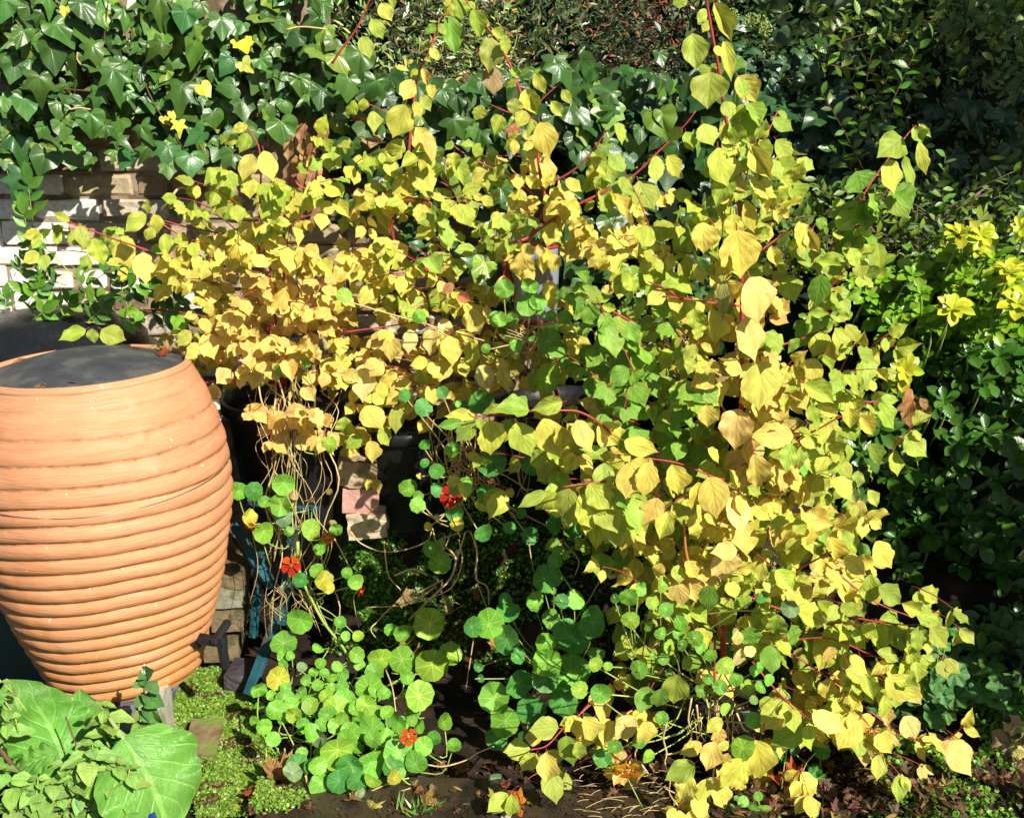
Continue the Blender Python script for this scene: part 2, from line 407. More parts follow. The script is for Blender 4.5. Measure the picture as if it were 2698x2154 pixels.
for i in range(4):
    TPL['dead%d' % i] = polar_leaf(mirror(MAP), (.3, .65, 1), [.5, -.3, .9, .2][i], [-.6, .8, -.2, .4][i], .14, i, 4)
    TPL['heuch%d' % i] = polar_leaf([(.5*(1+.1*math.cos(7*a))*(1-.25*(math.cos(a) < -.93))*math.sin(a), .5*(1+.1*math.cos(7*a))*(1-.6*(math.cos(a) < -.93))*math.cos(a)) for a in [2*math.pi*k/42 for k in range(42)]],
                                     (.3, .65, 1), .1, .3, .09, i, 7)
TPL['disc'] = (np.array([(.5*math.cos(a), .5*math.sin(a), .08*math.cos(2*a)) for a in [k*math.pi/3 for k in range(6)]]), [(0, 1, 2, 3), (0, 3, 4, 5)], np.array([(0, .5)]*6))
TPL['needle'] = (np.array([(-.05, 0, 0), (.05, 0, 0), (.12, .5, .05), (0, 1, 0), (-.12, .5, .05)]), [(0, 1, 2, 3, 4)], np.array([(0, .5)]*5))
NV = dict(dogwood=14, glossy=4, small=4, jas=4, mint=4, petal=4, lance=4, broad=2, ivy=8, nast=6, dead=4, heuch=4)
def pick(k): return k+str(R.randrange(NV[k]))
MESHES = {}
def tmesh(tk, mk):
    if (tk, mk) not in MESHES:
        v, f, uv = TPL[tk]
        me = bpy.data.meshes.new('leaf_'+tk); me.from_pydata([tuple(p) for p in v], [], f)
        ul = me.uv_layers.new(name='UVMap'); li = np.zeros(len(me.loops), int); me.loops.foreach_get('vertex_index', li)
        ul.data.foreach_set('uv', uv[li].astype('f').ravel())
        me.polygons.foreach_set('use_smooth', [True]*len(me.polygons)); me.materials.append(lmat(mk, 'obj')); me.update()
        MESHES[(tk, mk)] = me
    return MESHES[(tk, mk)]
def frame(P, d, n, L, ws=1.0):
    y = d.normalized(); z = n-y*n.dot(y)
    if z.length < 1e-4: z = Vector((0, 0, 1))-y*y.z
    z.normalize(); x = y.cross(z)
    return Matrix(((x.x*L*ws, y.x*L, z.x*L, P.x), (x.y*L*ws, y.y*L, z.y*L, P.y), (x.z*L*ws, y.z*L, z.z*L, P.z), (0, 0, 0, 1)))
def massmesh(name, items, mat, parent, off):
    V = []; UV = []; C = []; F = []; o = 0
    for tk, Mx, col in items:
        v, f, uv = TPL[tk]
        A = np.array(Mx); V.append(v@A[:3, :3].T+A[:3, 3]-np.array(off)); UV.append(uv)
        C.append(np.tile(np.array(col), (len(v), 1)))
        F += [tuple(i+o for i in q) for q in f]; o += len(v)
    V = np.concatenate(V); UV = np.concatenate(UV); C = np.concatenate(C).astype('f')
    me = bpy.data.meshes.new(name); me.from_pydata(V.tolist(), [], F)
    ul = me.uv_layers.new(name='UVMap'); li = np.zeros(len(me.loops), int); me.loops.foreach_get('vertex_index', li)
    ul.data.foreach_set('uv', UV[li].astype('f').ravel())
    at_ = me.attributes.new('Col', 'FLOAT_COLOR', 'POINT'); at_.data.foreach_set('color', C.ravel())
    me.polygons.foreach_set('use_smooth', [True]*len(me.polygons)); me.materials.append(mat); me.update()
    ob = bpy.data.objects.new(name, me); COL.objects.link(ob)
    if parent: ob.parent = parent
    return ob
def jit(c, s=.12):
    k = 1+R.gauss(0, s); return (max(0, c[0]*k*(1+R.gauss(0, s*.6))), max(0, c[1]*k*(1+R.gauss(0, s*.35))), max(0, c[2]*k*(1+R.gauss(0, s))), R.random())
class Plant:
    def __init__(s, name, loc, label, cat='plant', group=None, mk='dogwood'):
        s.loc = Vector(loc); s.root = empty(name, s.loc, label, cat, group); s.mk = mk; s.L = []; s.tw = []
    def leaf(s, tk, P, d, n, L, col, ws=1.0, prio=0.0):
        if P.y < .3: return
        s.L.append((P.y-prio, tk, frame(P, d, n, L, ws), col))
    def stem(s, pts, r0, r1, mat, name='stem', ns=6, sub=5):
        v, f = tube(pts, r0, r1, ns, sub); return mesh(name, v, f, mat, s.root, True, s.loc)
    def twig(s, pts, r0, r1, sub=3): s.tw.append(tube(pts, r0, r1, 4, sub))
    def finish(s, limit=300, mat=None, massname='leaf_mass', name='leaf', twmat=None, twname='twigs'):
        s.L.sort(key=lambda q: q[0])
        for _, tk, Mx, col in s.L[:limit]:
            o = bpy.data.objects.new(name, tmesh(tk, s.mk)); COL.objects.link(o); o.parent = s.root
            o.matrix_basis = Matrix.Translation(-s.loc)@Mx; o.color = col
        rest = s.L[limit:]
        if rest: tag(massmesh(massname, [q[1:] for q in rest], lmat(s.mk, 'attr'), s.root, s.loc), kind='stuff')
        if s.tw:
            v, f = joinvf(s.tw); tag(mesh(twname, v, f, twmat or M['brown_twig'], s.root, True, s.loc), kind='stuff')

# ================================================================== THE SETTING
def sheet(name, x0, x1, y0, y1, nx, ny, fz, mat):
    v = []; f = []
    for j in range(ny+1):
        for i in range(nx+1):
            x = x0+(x1-x0)*i/nx; y = y0+(y1-y0)*j/ny; v.append((x, y, fz(x, y)))
    for j in range(ny):
        for i in range(nx):
            a = j*(nx+1)+i; f.append((a, a+1, a+nx+2, a+nx+1))
    return mesh(name, v, f, mat)
tag(sheet('ground', -60, 60, -40, 90, 12, 12, lambda x, y: -.08, M['soil']), kind='structure')
def sst(a, b, x): t = min(1, max(0, (x-a)/(b-a))); return t*t*(3-2*t)
def bed_z(x, y):
    n = noise.noise(Vector((x*3, y*3, .3)))*.03+noise.noise(Vector((x*11, y*11, 2)))*.012
    left = sst(-.62, -.5, x)
    e = noise.noise(Vector((x*2.2, 5, 1)))*.08
    z = .46*sst(2.98+e, 3.3+e, y)*left*(1-.55*sst(.9, 1.3, x))
    zr = .1*sst(.85, 1.0, x)*sst(2.3, 2.45, y)
    return -.02+n+max(z, zr)
tag(sheet('soil_bed', -2.2, 2.6, 2.0, 4.6, 96, 60, bed_z, M['soil']), kind='structure')
# paving slabs
pav = bpy.data.objects.new('paving', None); COL.objects.link(pav); tag(pav, kind='structure')
for (x0, x1, y0, y1) in ((-1.5, -.66, 1.35, 2.06), (-.65, -.02, 1.2, 2.47), (-.01, .66, 1.25, 2.42), (.67, 1.35, 1.2, 2.2)):
    nx = ny = 10; v, f = boxvf(x1-x0, y1-y0, .07, .012, .002)
    o = mesh('slab', v, f, M['wet_stone'], pav, False); o.location = ((x0+x1)/2, (y0+y1)/2, -.012+R.uniform(-.003, .003))
    o.rotation_euler = (R.uniform(-.01, .01), R.uniform(-.01, .01), R.uniform(-.015, .015))

# old brick wall, left behind
WY = 3.72
wall = empty('brick_wall', (-.9, WY, 0), 'old flaking whitewashed brick wall under the overhanging ivy', 'wall')
v, f = boxvf(1.9, .2, 2.05, .01); o = mesh('mortar', v, f, M['mortar'], wall, False); o.location = (-.66, .104, 1.0)
v, f = boxvf(.62, .2, 1.44, .01); o = mesh('mortar', v, f, M['white_brick'], wall, False); o.location = (-1.13, .1, .7); o.color = (.74, .7, .6, 1)  # joints whitened too, as part of the painted sunlit patch
v, f = boxvf(.72, .2, 1.45, .01); o = mesh('mortar', v, f, M['mortar'], wall, False); o.location = (.67, .116, .7)
CH, BL = .079, .232
for r in range(8, 24):
    z = r*CH; x = -2.42+(BL/2 if r % 2 else 0)
    while x < (-.8 if r > 17 else -.1):
        bl = BL*R.choice((1, 1, 1, .5)); w_ = bl-.014
        if x+bl > -2.4:
            v, f = boxvf(w_+R.uniform(-.006, .004), .1, CH-.013+R.uniform(-.004, .002), .008, .0035)
            lit = (x < -1.5 and z < 1.44) or (x < -1.05 and z < 1.16 and R.random() < .5)  # whitewash colour paints the sunlit patch; bricks in ivy shade are coloured brown
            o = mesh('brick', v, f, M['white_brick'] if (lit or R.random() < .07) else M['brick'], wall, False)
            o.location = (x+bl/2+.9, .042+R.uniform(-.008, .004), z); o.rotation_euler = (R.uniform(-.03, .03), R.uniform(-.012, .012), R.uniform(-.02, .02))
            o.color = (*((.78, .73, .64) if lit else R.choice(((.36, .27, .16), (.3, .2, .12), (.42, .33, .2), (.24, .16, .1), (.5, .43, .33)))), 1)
        x += bl

# ================================================================== WATER BUTT
base = at(*cv('D', 268, 1412), 2.76)
butt = empty('water_butt', (base.x, base.y, base.z), 'terracotta coloured ribbed beehive water butt with a dark lid', 'water butt', None, (rad(-2.0), rad(-1.6), rad(5)))
HB = .885
rk = [(0, .197), (.03, .205), (.1, .228), (.2, .262), (.3, .292), (.4, .315), (.5, .331), (.58, .336), (.66, .331), (.74, .317), (.8, .297), (.85, .274), (.875, .264), (.885, .262)]
grooves = [.012, .05, .085, .12, .156, .193, .230, .268, .307, .346, .386, .427, .468, .513, .556, .603, .652, .706, .765, .83, .895]
ns, nr = 128, 300
V = []; Fc = []; G = []
for i in range(nr+1):
    z = HB*i/nr; r0 = float(np.interp(z, [a for a, _ in rk], [b for _, b in rk]))
    for k in range(ns):
        a = 2*math.pi*k/ns
        zz = z+.006*math.sin(a*2+1)+.004*math.sin(a*3+z*6)+.005*noise.noise(Vector((math.cos(a)*2, math.sin(a)*2, z*4)))
        j = 0
        while j < len(grooves)-2 and zz > grooves[j+1]: j += 1
        t = min(1, max(0, (zz-grooves[j])/(grooves[j+1]-grooves[j])))
        amp = float(np.interp(zz, [0, .3, .5, .62, .72, .8, .86], [.017, .016, .013, .0085, .006, .0035, 0]))
        bead = (1-(2*t-1.0)**2)**.55 if 0 < t < 1 else 0      # round bead, sharp groove
        bead = bead*(1.12-.35*t)
        r = r0+amp*(bead-.35)+.0035*noise.noise(Vector((math.cos(a)*3, math.sin(a)*3, z*9)))+.0014*noise.noise(Vector((math.cos(a)*11, math.sin(a)*11, z*30)))
        if .594 < zz < .602: r -= .005
        if z > .872: r = r0-.0005+ .004*math.sin((z-.872)/.013*math.pi)
        V.append((r*math.cos(a), r*math.sin(a), z)); G.append(max(0, 1-min(t, 1-t)*7)*min(1, amp/.006) if zz > .012 else .6)
for i in range(nr):
    for k in range(ns):
        k2 = (k+1) % ns; Fc.append((i*ns+k, i*ns+k2, (i+1)*ns+k2, (i+1)*ns+k))
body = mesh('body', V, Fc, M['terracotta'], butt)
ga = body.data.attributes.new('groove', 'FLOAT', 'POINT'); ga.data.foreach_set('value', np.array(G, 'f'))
v, f = lathe([(.262, .885), (.2605, .889), (.257, .8905), (.252, .889), (.2495, .882), (.249, .80)], 96); mesh('rim', v, f, M['terracotta'], butt)
v, f = lathe([(.2485, .874), (.247, .881), (.23, .886), (.18, .902), (.115, .918), (.05, .926), (.0005, .927)], 72); lid = mesh('lid', v, f, M['lid_plastic'], butt)
wp = []
for k in range(41):
    a = 2*math.pi*k/40; wp.append((.3405*math.cos(a), .3405*math.sin(a), .6+.01*math.sin(a*2+1)-.004))
v, f = tube(wp, .0013, .0013, 5, 2); mesh('wire', v, f, M['wire'], butt)
# tap
ta = rad(-22)
tz = .132
def loc(a, r, z): return Vector((r*math.cos(a), r*math.sin(a), z))
tp0 = loc(ta, .225, tz); td = Vector((math.cos(ta), math.sin(ta), -.04)).normalized()
parts = [tube([tp0, tp0+td*.02, tp0+td*.021, tp0+td*.022], .030, .030, 18, 1), tube([tp0+td*.015, tp0+td*.105], .0165, .014, 14, 1)]
v, f = joinvf(parts); tap = mesh('tap', v, f, M['black_plastic'], butt, False)
e = tp0+td*.095
v, f = tube([e+Vector((0, 0, .02)), e+Vector((0, 0, 0)), e+Vector((0, 0, -.03)), e+td*.004+Vector((0, 0, -.075))], .0165, .013, 12, 2); mesh('spout', v, f, M['black_plastic'], tap, False)
sd = Vector((-math.sin(ta), math.cos(ta), 0))
v, f = boxvf(.075, .018, .022, .005)
hm = Matrix.Translation(e+Vector((0, 0, .04)))@Matrix(((sd.x*.3+td.x*.7, td.x*-.4, 0, 0), (sd.y, td.y, 0, 0), (.75, 0, 1, 0), (0, 0, 0, 1)))
dirx = (td*.45+sd*.45+Vector((0, 0, .75))).normalized(); ref = dirx.cross(Vector((0, 0, 1))).normalized(); up = ref.cross(dirx)
v = [e+Vector((0, 0, .03))+dirx*p.x+ref*p.y+up*p.z for p in v]
mesh('handle', v, f, M['black_plastic'], tap, False)

# blocks under and beside the butt
def rockvf(sx, sy, sz, rnd=.25, amp=.06):
    bm = bmesh.new(); bmesh.ops.create_cube(bm, size=1); bmesh.ops.subdivide_edges(bm, edges=bm.edges, cuts=5, use_grid_fill=True); sd = Vector((R.uniform(0, 50), 0, 0))
    for q in bm.verts:
        c = q.co.copy(); sp = c.normalized()*.58; c = c.lerp(sp, rnd); nn = noise.noise(c*2.2+sd)*amp*1.6+noise.noise(c*6+sd)*amp*.7
        c += c.normalized()*nn; q.co = Vector((c.x*sx, c.y*sy, c.z*sz))
    bm.verts.index_update(); v = [q.co.copy() for q in bm.verts]; f = [tuple(x.index for x in fc.verts) for fc in bm.faces]; bm.free(); return v, f
def block(name, c, x, y, Y, size, mat, label, cat='brick', rz=0, group=None, jitter=.003, tilt=(0, 0)):
    v, f = rockvf(*size, .04 if name != 'dark_stone' else .22, .022 if name not in ('stone', 'dark_stone', 'edging_stone') else .05); p = atc(c, x, y, Y); o = mesh(name, v, f, mat, None, False)
    o.location = p; o.rotation_euler = (tilt[0], tilt[1], rz); tag(o, label, cat, group); return o
block('slate_block', 'C1', 745, 1075, 2.60, (.105, .14, .085), M['slate'], 'grey speckled block wedged under the front of the butt', 'block', .12)
block('concrete_post', 'C1', 945, 1110, 2.58, (.055, .12, .15), M['pale_stone'], 'pale lichened concrete post beside the grey block', 'post', .05)
block('clay_tile', 'C1', 770, 1185, 2.58, (.09, .1, .035), M['red_tile'], 'orange clay tile below the grey block', 'tile', .1)
block('concrete_footing', 'C1', 560, 1160, 2.86, (.5, .3, .2), M['slate'], 'dark footing slab in the shade beneath the butt', 'slab', .05)
for k, (x, y, sx, sz, col) in enumerate(((1390, 470, .1, .07, 'buff_brick'), (1395, 330, .085, .07, 'pale_stone'), (1420, 225, .085, .06, 'buff_brick'), (1350, 640, .11, .08, 'buff_brick'))):
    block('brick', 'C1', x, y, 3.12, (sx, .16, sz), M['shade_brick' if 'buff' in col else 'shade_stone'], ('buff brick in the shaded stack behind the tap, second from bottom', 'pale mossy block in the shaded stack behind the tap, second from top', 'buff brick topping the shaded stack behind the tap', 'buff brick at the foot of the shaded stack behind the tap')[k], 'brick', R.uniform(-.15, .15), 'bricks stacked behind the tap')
block('dark_stone', 'C1', 1450, 860, 2.96, (.075, .11, .06), M['dark_stone'], 'dark purplish stone just right of the black tap', 'stone', -.1)
block('edging_stone', 'C1', 1225, 1270, 2.66, (.09, .15, .05), M['moss_stone'], 'half buried mossy stone in the creeping ground cover', 'stone', .1, tilt=(.12, .05))
# stack of three broken bricks
block('stone', 'B2', 95, 1265, 3.2, (.122, .15, .08), M['buff_brick'], 'brown rough stone topping the three piece stack under the tub', 'stone', .15, 'stack of three stones', .004, (0, .1))
block('brick', 'B2', 125, 1430, 3.2, (.111, .14, .08), M['pink_brick'], 'pale pink brick in the middle of the three piece stack', 'brick', .1, 'stack of three stones', .002, (0, .06))
block('stone', 'B2', 170, 1590, 3.18, (.12, .14, .076), M['buff_brick'], 'cream broken stone at the foot of the three piece stack', 'stone', .05, 'stack of three stones', .005, (0, -.08)).color = (1, 1, 1, 1)
M2 = plain('cream_stone', (.55, .46, .3), .85, .2, .35, 12, .9, 40, col2=(.38, .3, .17)); bpy.data.objects['stone.001'].data.materials[0] = M2

# ================================================================== compost bin behind the butt
bc = at(*cv('D', 118, 706), 3.28)
cb = empty('compost_bin', (bc.x, bc.y, 0), 'dark green compost bin with a black domed lid behind the butt', 'bin')
v, f = lathe([(.34, 0), (.30, bc.z-.05), (.262, bc.z-.03)], 48); mesh('body', v, f, M['bin_green'], cb)
v, f = lathe([(.262, bc.z-.055), (.268, bc.z-.05), (.268, bc.z-.005), (.255, bc.z+.01), (.2, bc.z+.035), (.195, bc.z+.04), (.17, bc.z+.062), (.08, bc.z+.078), (.0005, bc.z+.08)], 64); mesh('lid', v, f, M['black_plastic'], cb)

# tubs
def tub(c, x, y, Y, r, h, label, ridge=True):
    p = atc(c, x, y, Y); o = empty('plant_tub', (p.x, p.y, p.z-h), label, 'plant tub', 'black plastic tubs')
    prof = [(r*.72, 0), (r*.8, h*.35), (r*.81, h*.36), (r*.93, h-.05), (r*.94, h-.045), (r*.99, h-.04)]
    v, f = lathe(prof, 40); mesh('body', v, f, M['black_plastic'], o)
    v, f = lathe([(r*.99, h-.042), (r*1.04, h-.035), (r*1.04, h-.004), (r*1.01, h), (r*.96, h-.002), (r*.94, h-.05)], 40); mesh('rim', v, f, M['black_plastic'], o)
    v, f = lathe([(r*.95, h-.04), (r*.5, h-.03), (.0005, h-.025)], 24); mesh('soil', v, f, M['soil'], o)
    return p
T1 = tub('D', 600, 832, 3.2, .185, .40, 'black plant tub with straw stems spilling over, right of the butt')
T2 = tub('D', 850, 880, 3.3, .17, .34, 'black plant tub in deep shade beside the stone stack')
T3 = tub('D', 1190, 850, 3.35, .22, .36, 'wide black plant tub under the middle of the dogwood')
T4 = tub('D', 1530, 1420, 2.62, .17, .30, 'black plant tub at the foot of the right dogwood')

# clear container
cc = at(*cv('D', 1128, 684), 3.06)
cc.z += .012
ct = empty('plastic_container', cc, 'cloudy plastic container with a red rim among the yellow leaves', 'container')
v, f = lathe([(.055, 0), (.06, .01), (.066, .2), (.066, .215)], 32); mesh('body', v, f, M['clear_tub'], ct)
v, f = lathe([(.067, .212), (.069, .214), (.069, .2185), (.066, .22), (.0005, .2205)], 32); mesh('lid', v, f, M['red_plastic'], ct)
v, f = lathe([(.0565, -.002), (.0625, .003), (.0625, .012), (.0605, .014)], 32); mesh('base_ring', v, f, M['red_plastic'], ct)

# teal frame
tf = empty('wooden_trestle', atc('C1', 1560, 960, 2.9), 'broken teal painted wooden trestle leaning behind the nasturtiums', 'trestle')
def bar(pa, pb, w, t, name, mat=M['teal'], root=tf):
    d = pb-pa; v, f = boxvf(w, t, d.length, .003, .001); q = d.to_track_quat('Z', 'Y')
    o = mesh(name, v, f, mat, root, False); o.location = (pa+pb)/2-root.location; o.rotation_euler = q.to_euler(); return o
bar(atc('C1', 1385, -40, 3.12), atc('C1', 1640, 330, 3.0), .035, .02, 'brace')
bar(atc('C1', 1775, -60, 3.08), atc('C1', 1690, 560, 2.95), .032, .02, 'leg')
bar(atc('C1', 1690, 470, 2.97), atc('C1', 1490, 985, 2.82), .034, .02, 'leg')
bar(atc('C1', 1570, 120, 3.06), atc('C1', 1520, 640, 3.0), .022, .018, 'rail')
bar(atc('B1', 1560, 1480, 3.1), atc('B1', 2000, 1540, 3.06), .03, .02, 'rail')

# ================================================================== DOGWOODS
COLS = {'o': (.79, .55, .17), 'y': (.77, .65, .12), 'l': (.50, .57, .08), 'g': (.21, .41, .05), 'p': (.86, .66, .27), 't': (.38, .26, .12), 'k': (.40, .40, .12), 'r': (.55, .16, .09)}
def dcol(c):
    if c in COLS:
        a = Vector(COLS[c]); b = Vector(COLS[{'o': 'y', 'y': R.choice('yyol'), 'l': R.choice('lygg'), 'g': R.choice('ggl'), 'p': 'y', 't': 't', 'k': 'l', 'r': 'o'}[c]])
        return jit(tuple(a.lerp(b, R.random()*.55)), .09)
DOGL = [Plant('dogwood_shrub', (T1.x, T1.y, T1.z-.03), 'golden and peach leaved dogwood shrub growing behind the terracotta butt', 'shrub', 'autumn dogwood shrubs'),
        Plant('dogwood_shrub', (T3.x, T3.y, T3.z-.03), 'yellow leaved dogwood in the centre with tall red shoots against ivy', 'shrub', 'autumn dogwood shrubs'),
        Plant('dogwood_shrub', (T4.x, T4.y, T4.z-.03), 'yellow and lime dogwood at right with one thick upright red stem', 'shrub', 'autumn dogwood shrubs')]
DL, DM, DR = DOGL
def hleaf(pl, c, Y, bx, by, tx, ty, col='l', ws=None, tk=None, dy=None, prio=.6, nj=.28):
    sx, sy = cv(c, bx, by); ex, ey = cv(c, tx, ty)
    Yj = Y+R.uniform(-.05, .05)
    a = at(sx, sy, Yj); Lp = math.hypot(ex-sx, ey-sy)*mpp(a)
    b = at(ex, ey, Yj-(Lp*R.uniform(-.1, .45) if dy is None else dy))
    n = tocam(a)*.75+SUN*.55+rv(nj); d = b-a
    n.z = max(n.z, .05)
    w = ws or R.uniform(.85, 1.12)
    pl.leaf(tk or pick('dogwood'), a, d, n, d.length*1.03, dcol(col) if isinstance(col, str) else jit(col), w, prio)
def hcen(pl, c, Y, cx, cy, w, h, col, ang=0, **k):
    """leaf given by its centre, width and height; tip points down turned by ang degrees"""
    s = math.sin(rad(ang)); q = math.cos(rad(ang))
    hleaf(pl, c, Y, cx-s*h*.5, cy-q*h*.5, cx+s*h*.5, cy+q*h*.5, col, ws=w/h/.69, **k)
def hstem(pl, c, Y, pts, r0, r1, mat='red_stem', Y1=None, name='branch'):
    n = len(pts); P = [atc(c, x, y, Y+((Y1 if Y1 is not None else Y)-Y)*i/(n-1)) for i, (x, y) in enumerate(pts)]
    pl.stem(P, r0, r1, M[mat], name); return P
# main stems, root first
def m_root(pl): return pl.loc
P = [atc('A2', x, y, 3.1) for x, y in ((330, 1500), (430, 1250), (420, 1080), (430, 870), (450, 690), (480, 470), (540, 350), (600, 190), (665, 50), (720, -60))]
DM.stem([DM.loc, DM.loc.lerp(P[0], .5)+Vector((-.02, 0, .05))]+P, .0055, .0022, M['red_stem'], 'branch')
P = [atc('A2', x, y, 3.05) for x, y in ((1050, 1700), (1180, 1500), (1285, 1300), (1260, 1160), (1215, 850), (1150, 650), (1080, 450), (1000, 300), (900, 150), (790, 10), (740, -70))]
DM.stem([DM.loc]+P, .006, .0022, M['red_stem'], 'branch')
P = [atc('A2', x, y, 3.0) for x, y in ((1030, 1700), (1200, 1480), (1430, 1320), (1650, 1210), (1820, 1120), (1980, 970), (2151, 800), (2230, 700))]
DM.stem([DM.loc]+P, .0055, .0018, M['red_stem'], 'branch')
hstem(DM, 'A2', 3.04, [(1270, 1165), (1400, 1110), (1520, 1020), (1640, 865), (1660, 800)], .0035, .0015)
hstem(DM, 'A2', 3.06, [(1215, 1230), (1050, 1100), (950, 1060), (830, 1000), (720, 930), (690, 880)], .003, .0012)
hstem(DM, 'A2', 3.1, [(400, 1260), (550, 1250), (680, 1250), (760, 1210)], .003, .0012)
hstem(DM, 'A2', 3.1, [(330, 735), (290, 715), (180, 660), (110, 640)], .0025, .0012)
hstem(DM, 'A2', 3.1, [(-60, 400), (0, 310), (100, 170), (190, -30)], .0035, .002)
hstem(DM, 'A2', 3.05, [(1180, 740), (1260, 630), (1350, 545)], .0025, .0012)
hstem(DM, 'A2', 3.05, [(1160, 740), (1030, 700), (930, 655)], .0025, .0012)
hstem(DM, 'A2', 3.08, [(470, 500), (480, 370), (500, 240)], .0015, .001, 'green_stem')
hstem(DM, 'A2', 3.05, [(1060, 370), (1090, 290), (1105, 225)], .0015, .001, 'green_stem')
# left shrub stems
for pts in ([(1640, 1660), (1630, 1450), (1640, 980), (1550, 790)], [(1560, 1680), (1420, 1620), (1240, 1540), (1050, 1430), (950, 1360)],
            [(1530, 1500), (1390, 1470), (1180, 1430), (1020, 1385)], [(1180, 1690), (920, 1575), (720, 1505), (440, 1400), (370, 1380)],
            [(1620, 1640), (1690, 1590), (1530, 1400), (1525, 1320)], [(1700, 1640), (1730, 1440), (1800, 1160)], [(1810, 1160), (1900, 1180), (2010, 1215), (2151, 1218)]):
    P = [atc('A1', x, y, 3.05) for x, y in pts]
    DL.stem([DL.loc, DL.loc.lerp(P[0], .55)+Vector((0, -.02, .06))]+P, .005, .0018, M['red_stem'], 'branch')
for c, pts in (('B1', [(1530, 340), (1420, 370), (1270, 410), (1180, 470)]), ('B1', [(1480, 735), (1400, 728), (1210, 742)]), ('B1', [(1830, 760), (1820, 900), (1830, 1050)]),
               ('B2', [(0, 420), (300, 380), (440, 360), (600, 375), (760, 410), (930, 440)])):
    hstem(DL, c, 2.98, pts, .0025, .0014)
# right shrub stems
RS = [('C4', 245, 660), ('C4', 268, 400), ('C4', 300, 0), ('B3', 330, 1420), ('B3', 345, 1200), ('B3', 370, 900), ('B3', 376, 600), ('B3', 376, 300), ('B3', 374, 120), ('A3', 365, 1380), ('A3', 340, 1140), ('A3', 310, 930), ('A3', 262, 680), ('A3', 230, 440), ('A3', 188, 220), ('A3', 150, 0), ('A3', 130, -90)]
P = [atc(c, x, y, 2.58-.008*i) for i, (c, x, y) in enumerate(RS)]
DR.stem([DR.loc]+P, .0082, .0024, M['red_stem'], 'main_stem', 8)
P = [DR.loc, atc('C4', 235, 620, 2.58), atc('C4', 160, 470, 2.52), atc('C4', 60, 250, 2.46), atc('C4', 20, 120, 2.44), atc('B3', 10, 1600, 2.42)]
DR.stem(P, .008, .003, M['orange_stem'], 'branch')
for c, Y, Y1, pts in (('B3', 2.5, 2.42, [(375, 255), (200, 235), (0, 205), (-120, 190)]), ('B3', 2.5, 2.42, [(330, 1360), (200, 1330), (0, 1250), (-150, 1220), (-250, 1212)]),
        ('B3', 2.5, 2.55, [(290, 960), (230, 850), (165, 740), (60, 560), (0, 460), (-60, 380)]), ('B3', 2.48, 2.5, [(380, 530), (540, 520), (800, 440), (960, 350)]),
        ('B3', 2.5, 2.45, [(700, 1090), (830, 1040), (1000, 945), (1200, 850)]), ('B3', 2.5, 2.5, [(850, 858), (1000, 855), (1240, 855)]),
        ('B3', 2.5, 2.4, [(350, 1340), (600, 1190), (740, 1130), (650, 1050), (550, 1035)]), ('A3', 2.5, 2.6, [(350, 1140), (480, 930), (540, 830), (600, 700)]),
        ('A3', 2.56, 2.66, [(880, 1640), (1050, 1400), (1180, 1160), (1390, 880), (1470, 790)]), ('A3', 2.5, 2.52, [(490, 1580), (600, 1500), (700, 1430), (800, 1380)]),
        ('B2', 2.35, 2.28, [(1700, 1060), (1620, 985), (1500, 920), (1400, 910), (1240, 915), (1060, 930), (850, 953), (800, 930)]),
        ('B2', 2.33, 2.28, [(1900, 1330), (1580, 1365), (1390, 1392)]), ('B2', 2.45, 2.5, [(1860, 370), (1600, 230), (1420, 130)]), ('B2', 2.45, 2.4, [(2151, 220), (2050, 150), (1930, 100)]),
        ('C3', 2.4, 2.22, [(830, 1020), (700, 1140), (640, 1190), (550, 1285), (455, 1310)]), ('C4', 2.5, 2.32, [(300, 560), (560, 650), (880, 640), (1130, 740), (1260, 780)]),
        ('C4', 2.5, 2.32, [(300, 350), (640, 480), (930, 500), (1200, 545), (1370, 560), (1500, 540)]), ('C4', 2.5, 2.25, [(420, 640), (700, 760), (930, 920), (1080, 1040), (1250, 1170), (1400, 1250), (1490, 1268), (1600, 1240), (1700, 1160)]),
        ('C4', 2.5, 2.4, [(300, 10), (440, 130), (560, 220)]), ('C4', 2.5, 2.4, [(690, 230), (800, 170), (960, 90)]), ('C4', 2.45, 2.4, [(860, 190), (1140, 410), (1370, 510)]), ('C3', 2.5, 2.3, [(1560, 640), (1560, 1000), (1560, 1260), (1550, 1420)]),
        ('C4', 2.45, 2.3, [(420, 780), (560, 950), (740, 1110), (830, 1160)])):
    hstem(DR, c, Y, pts, .003, .0015, Y1=Y1)

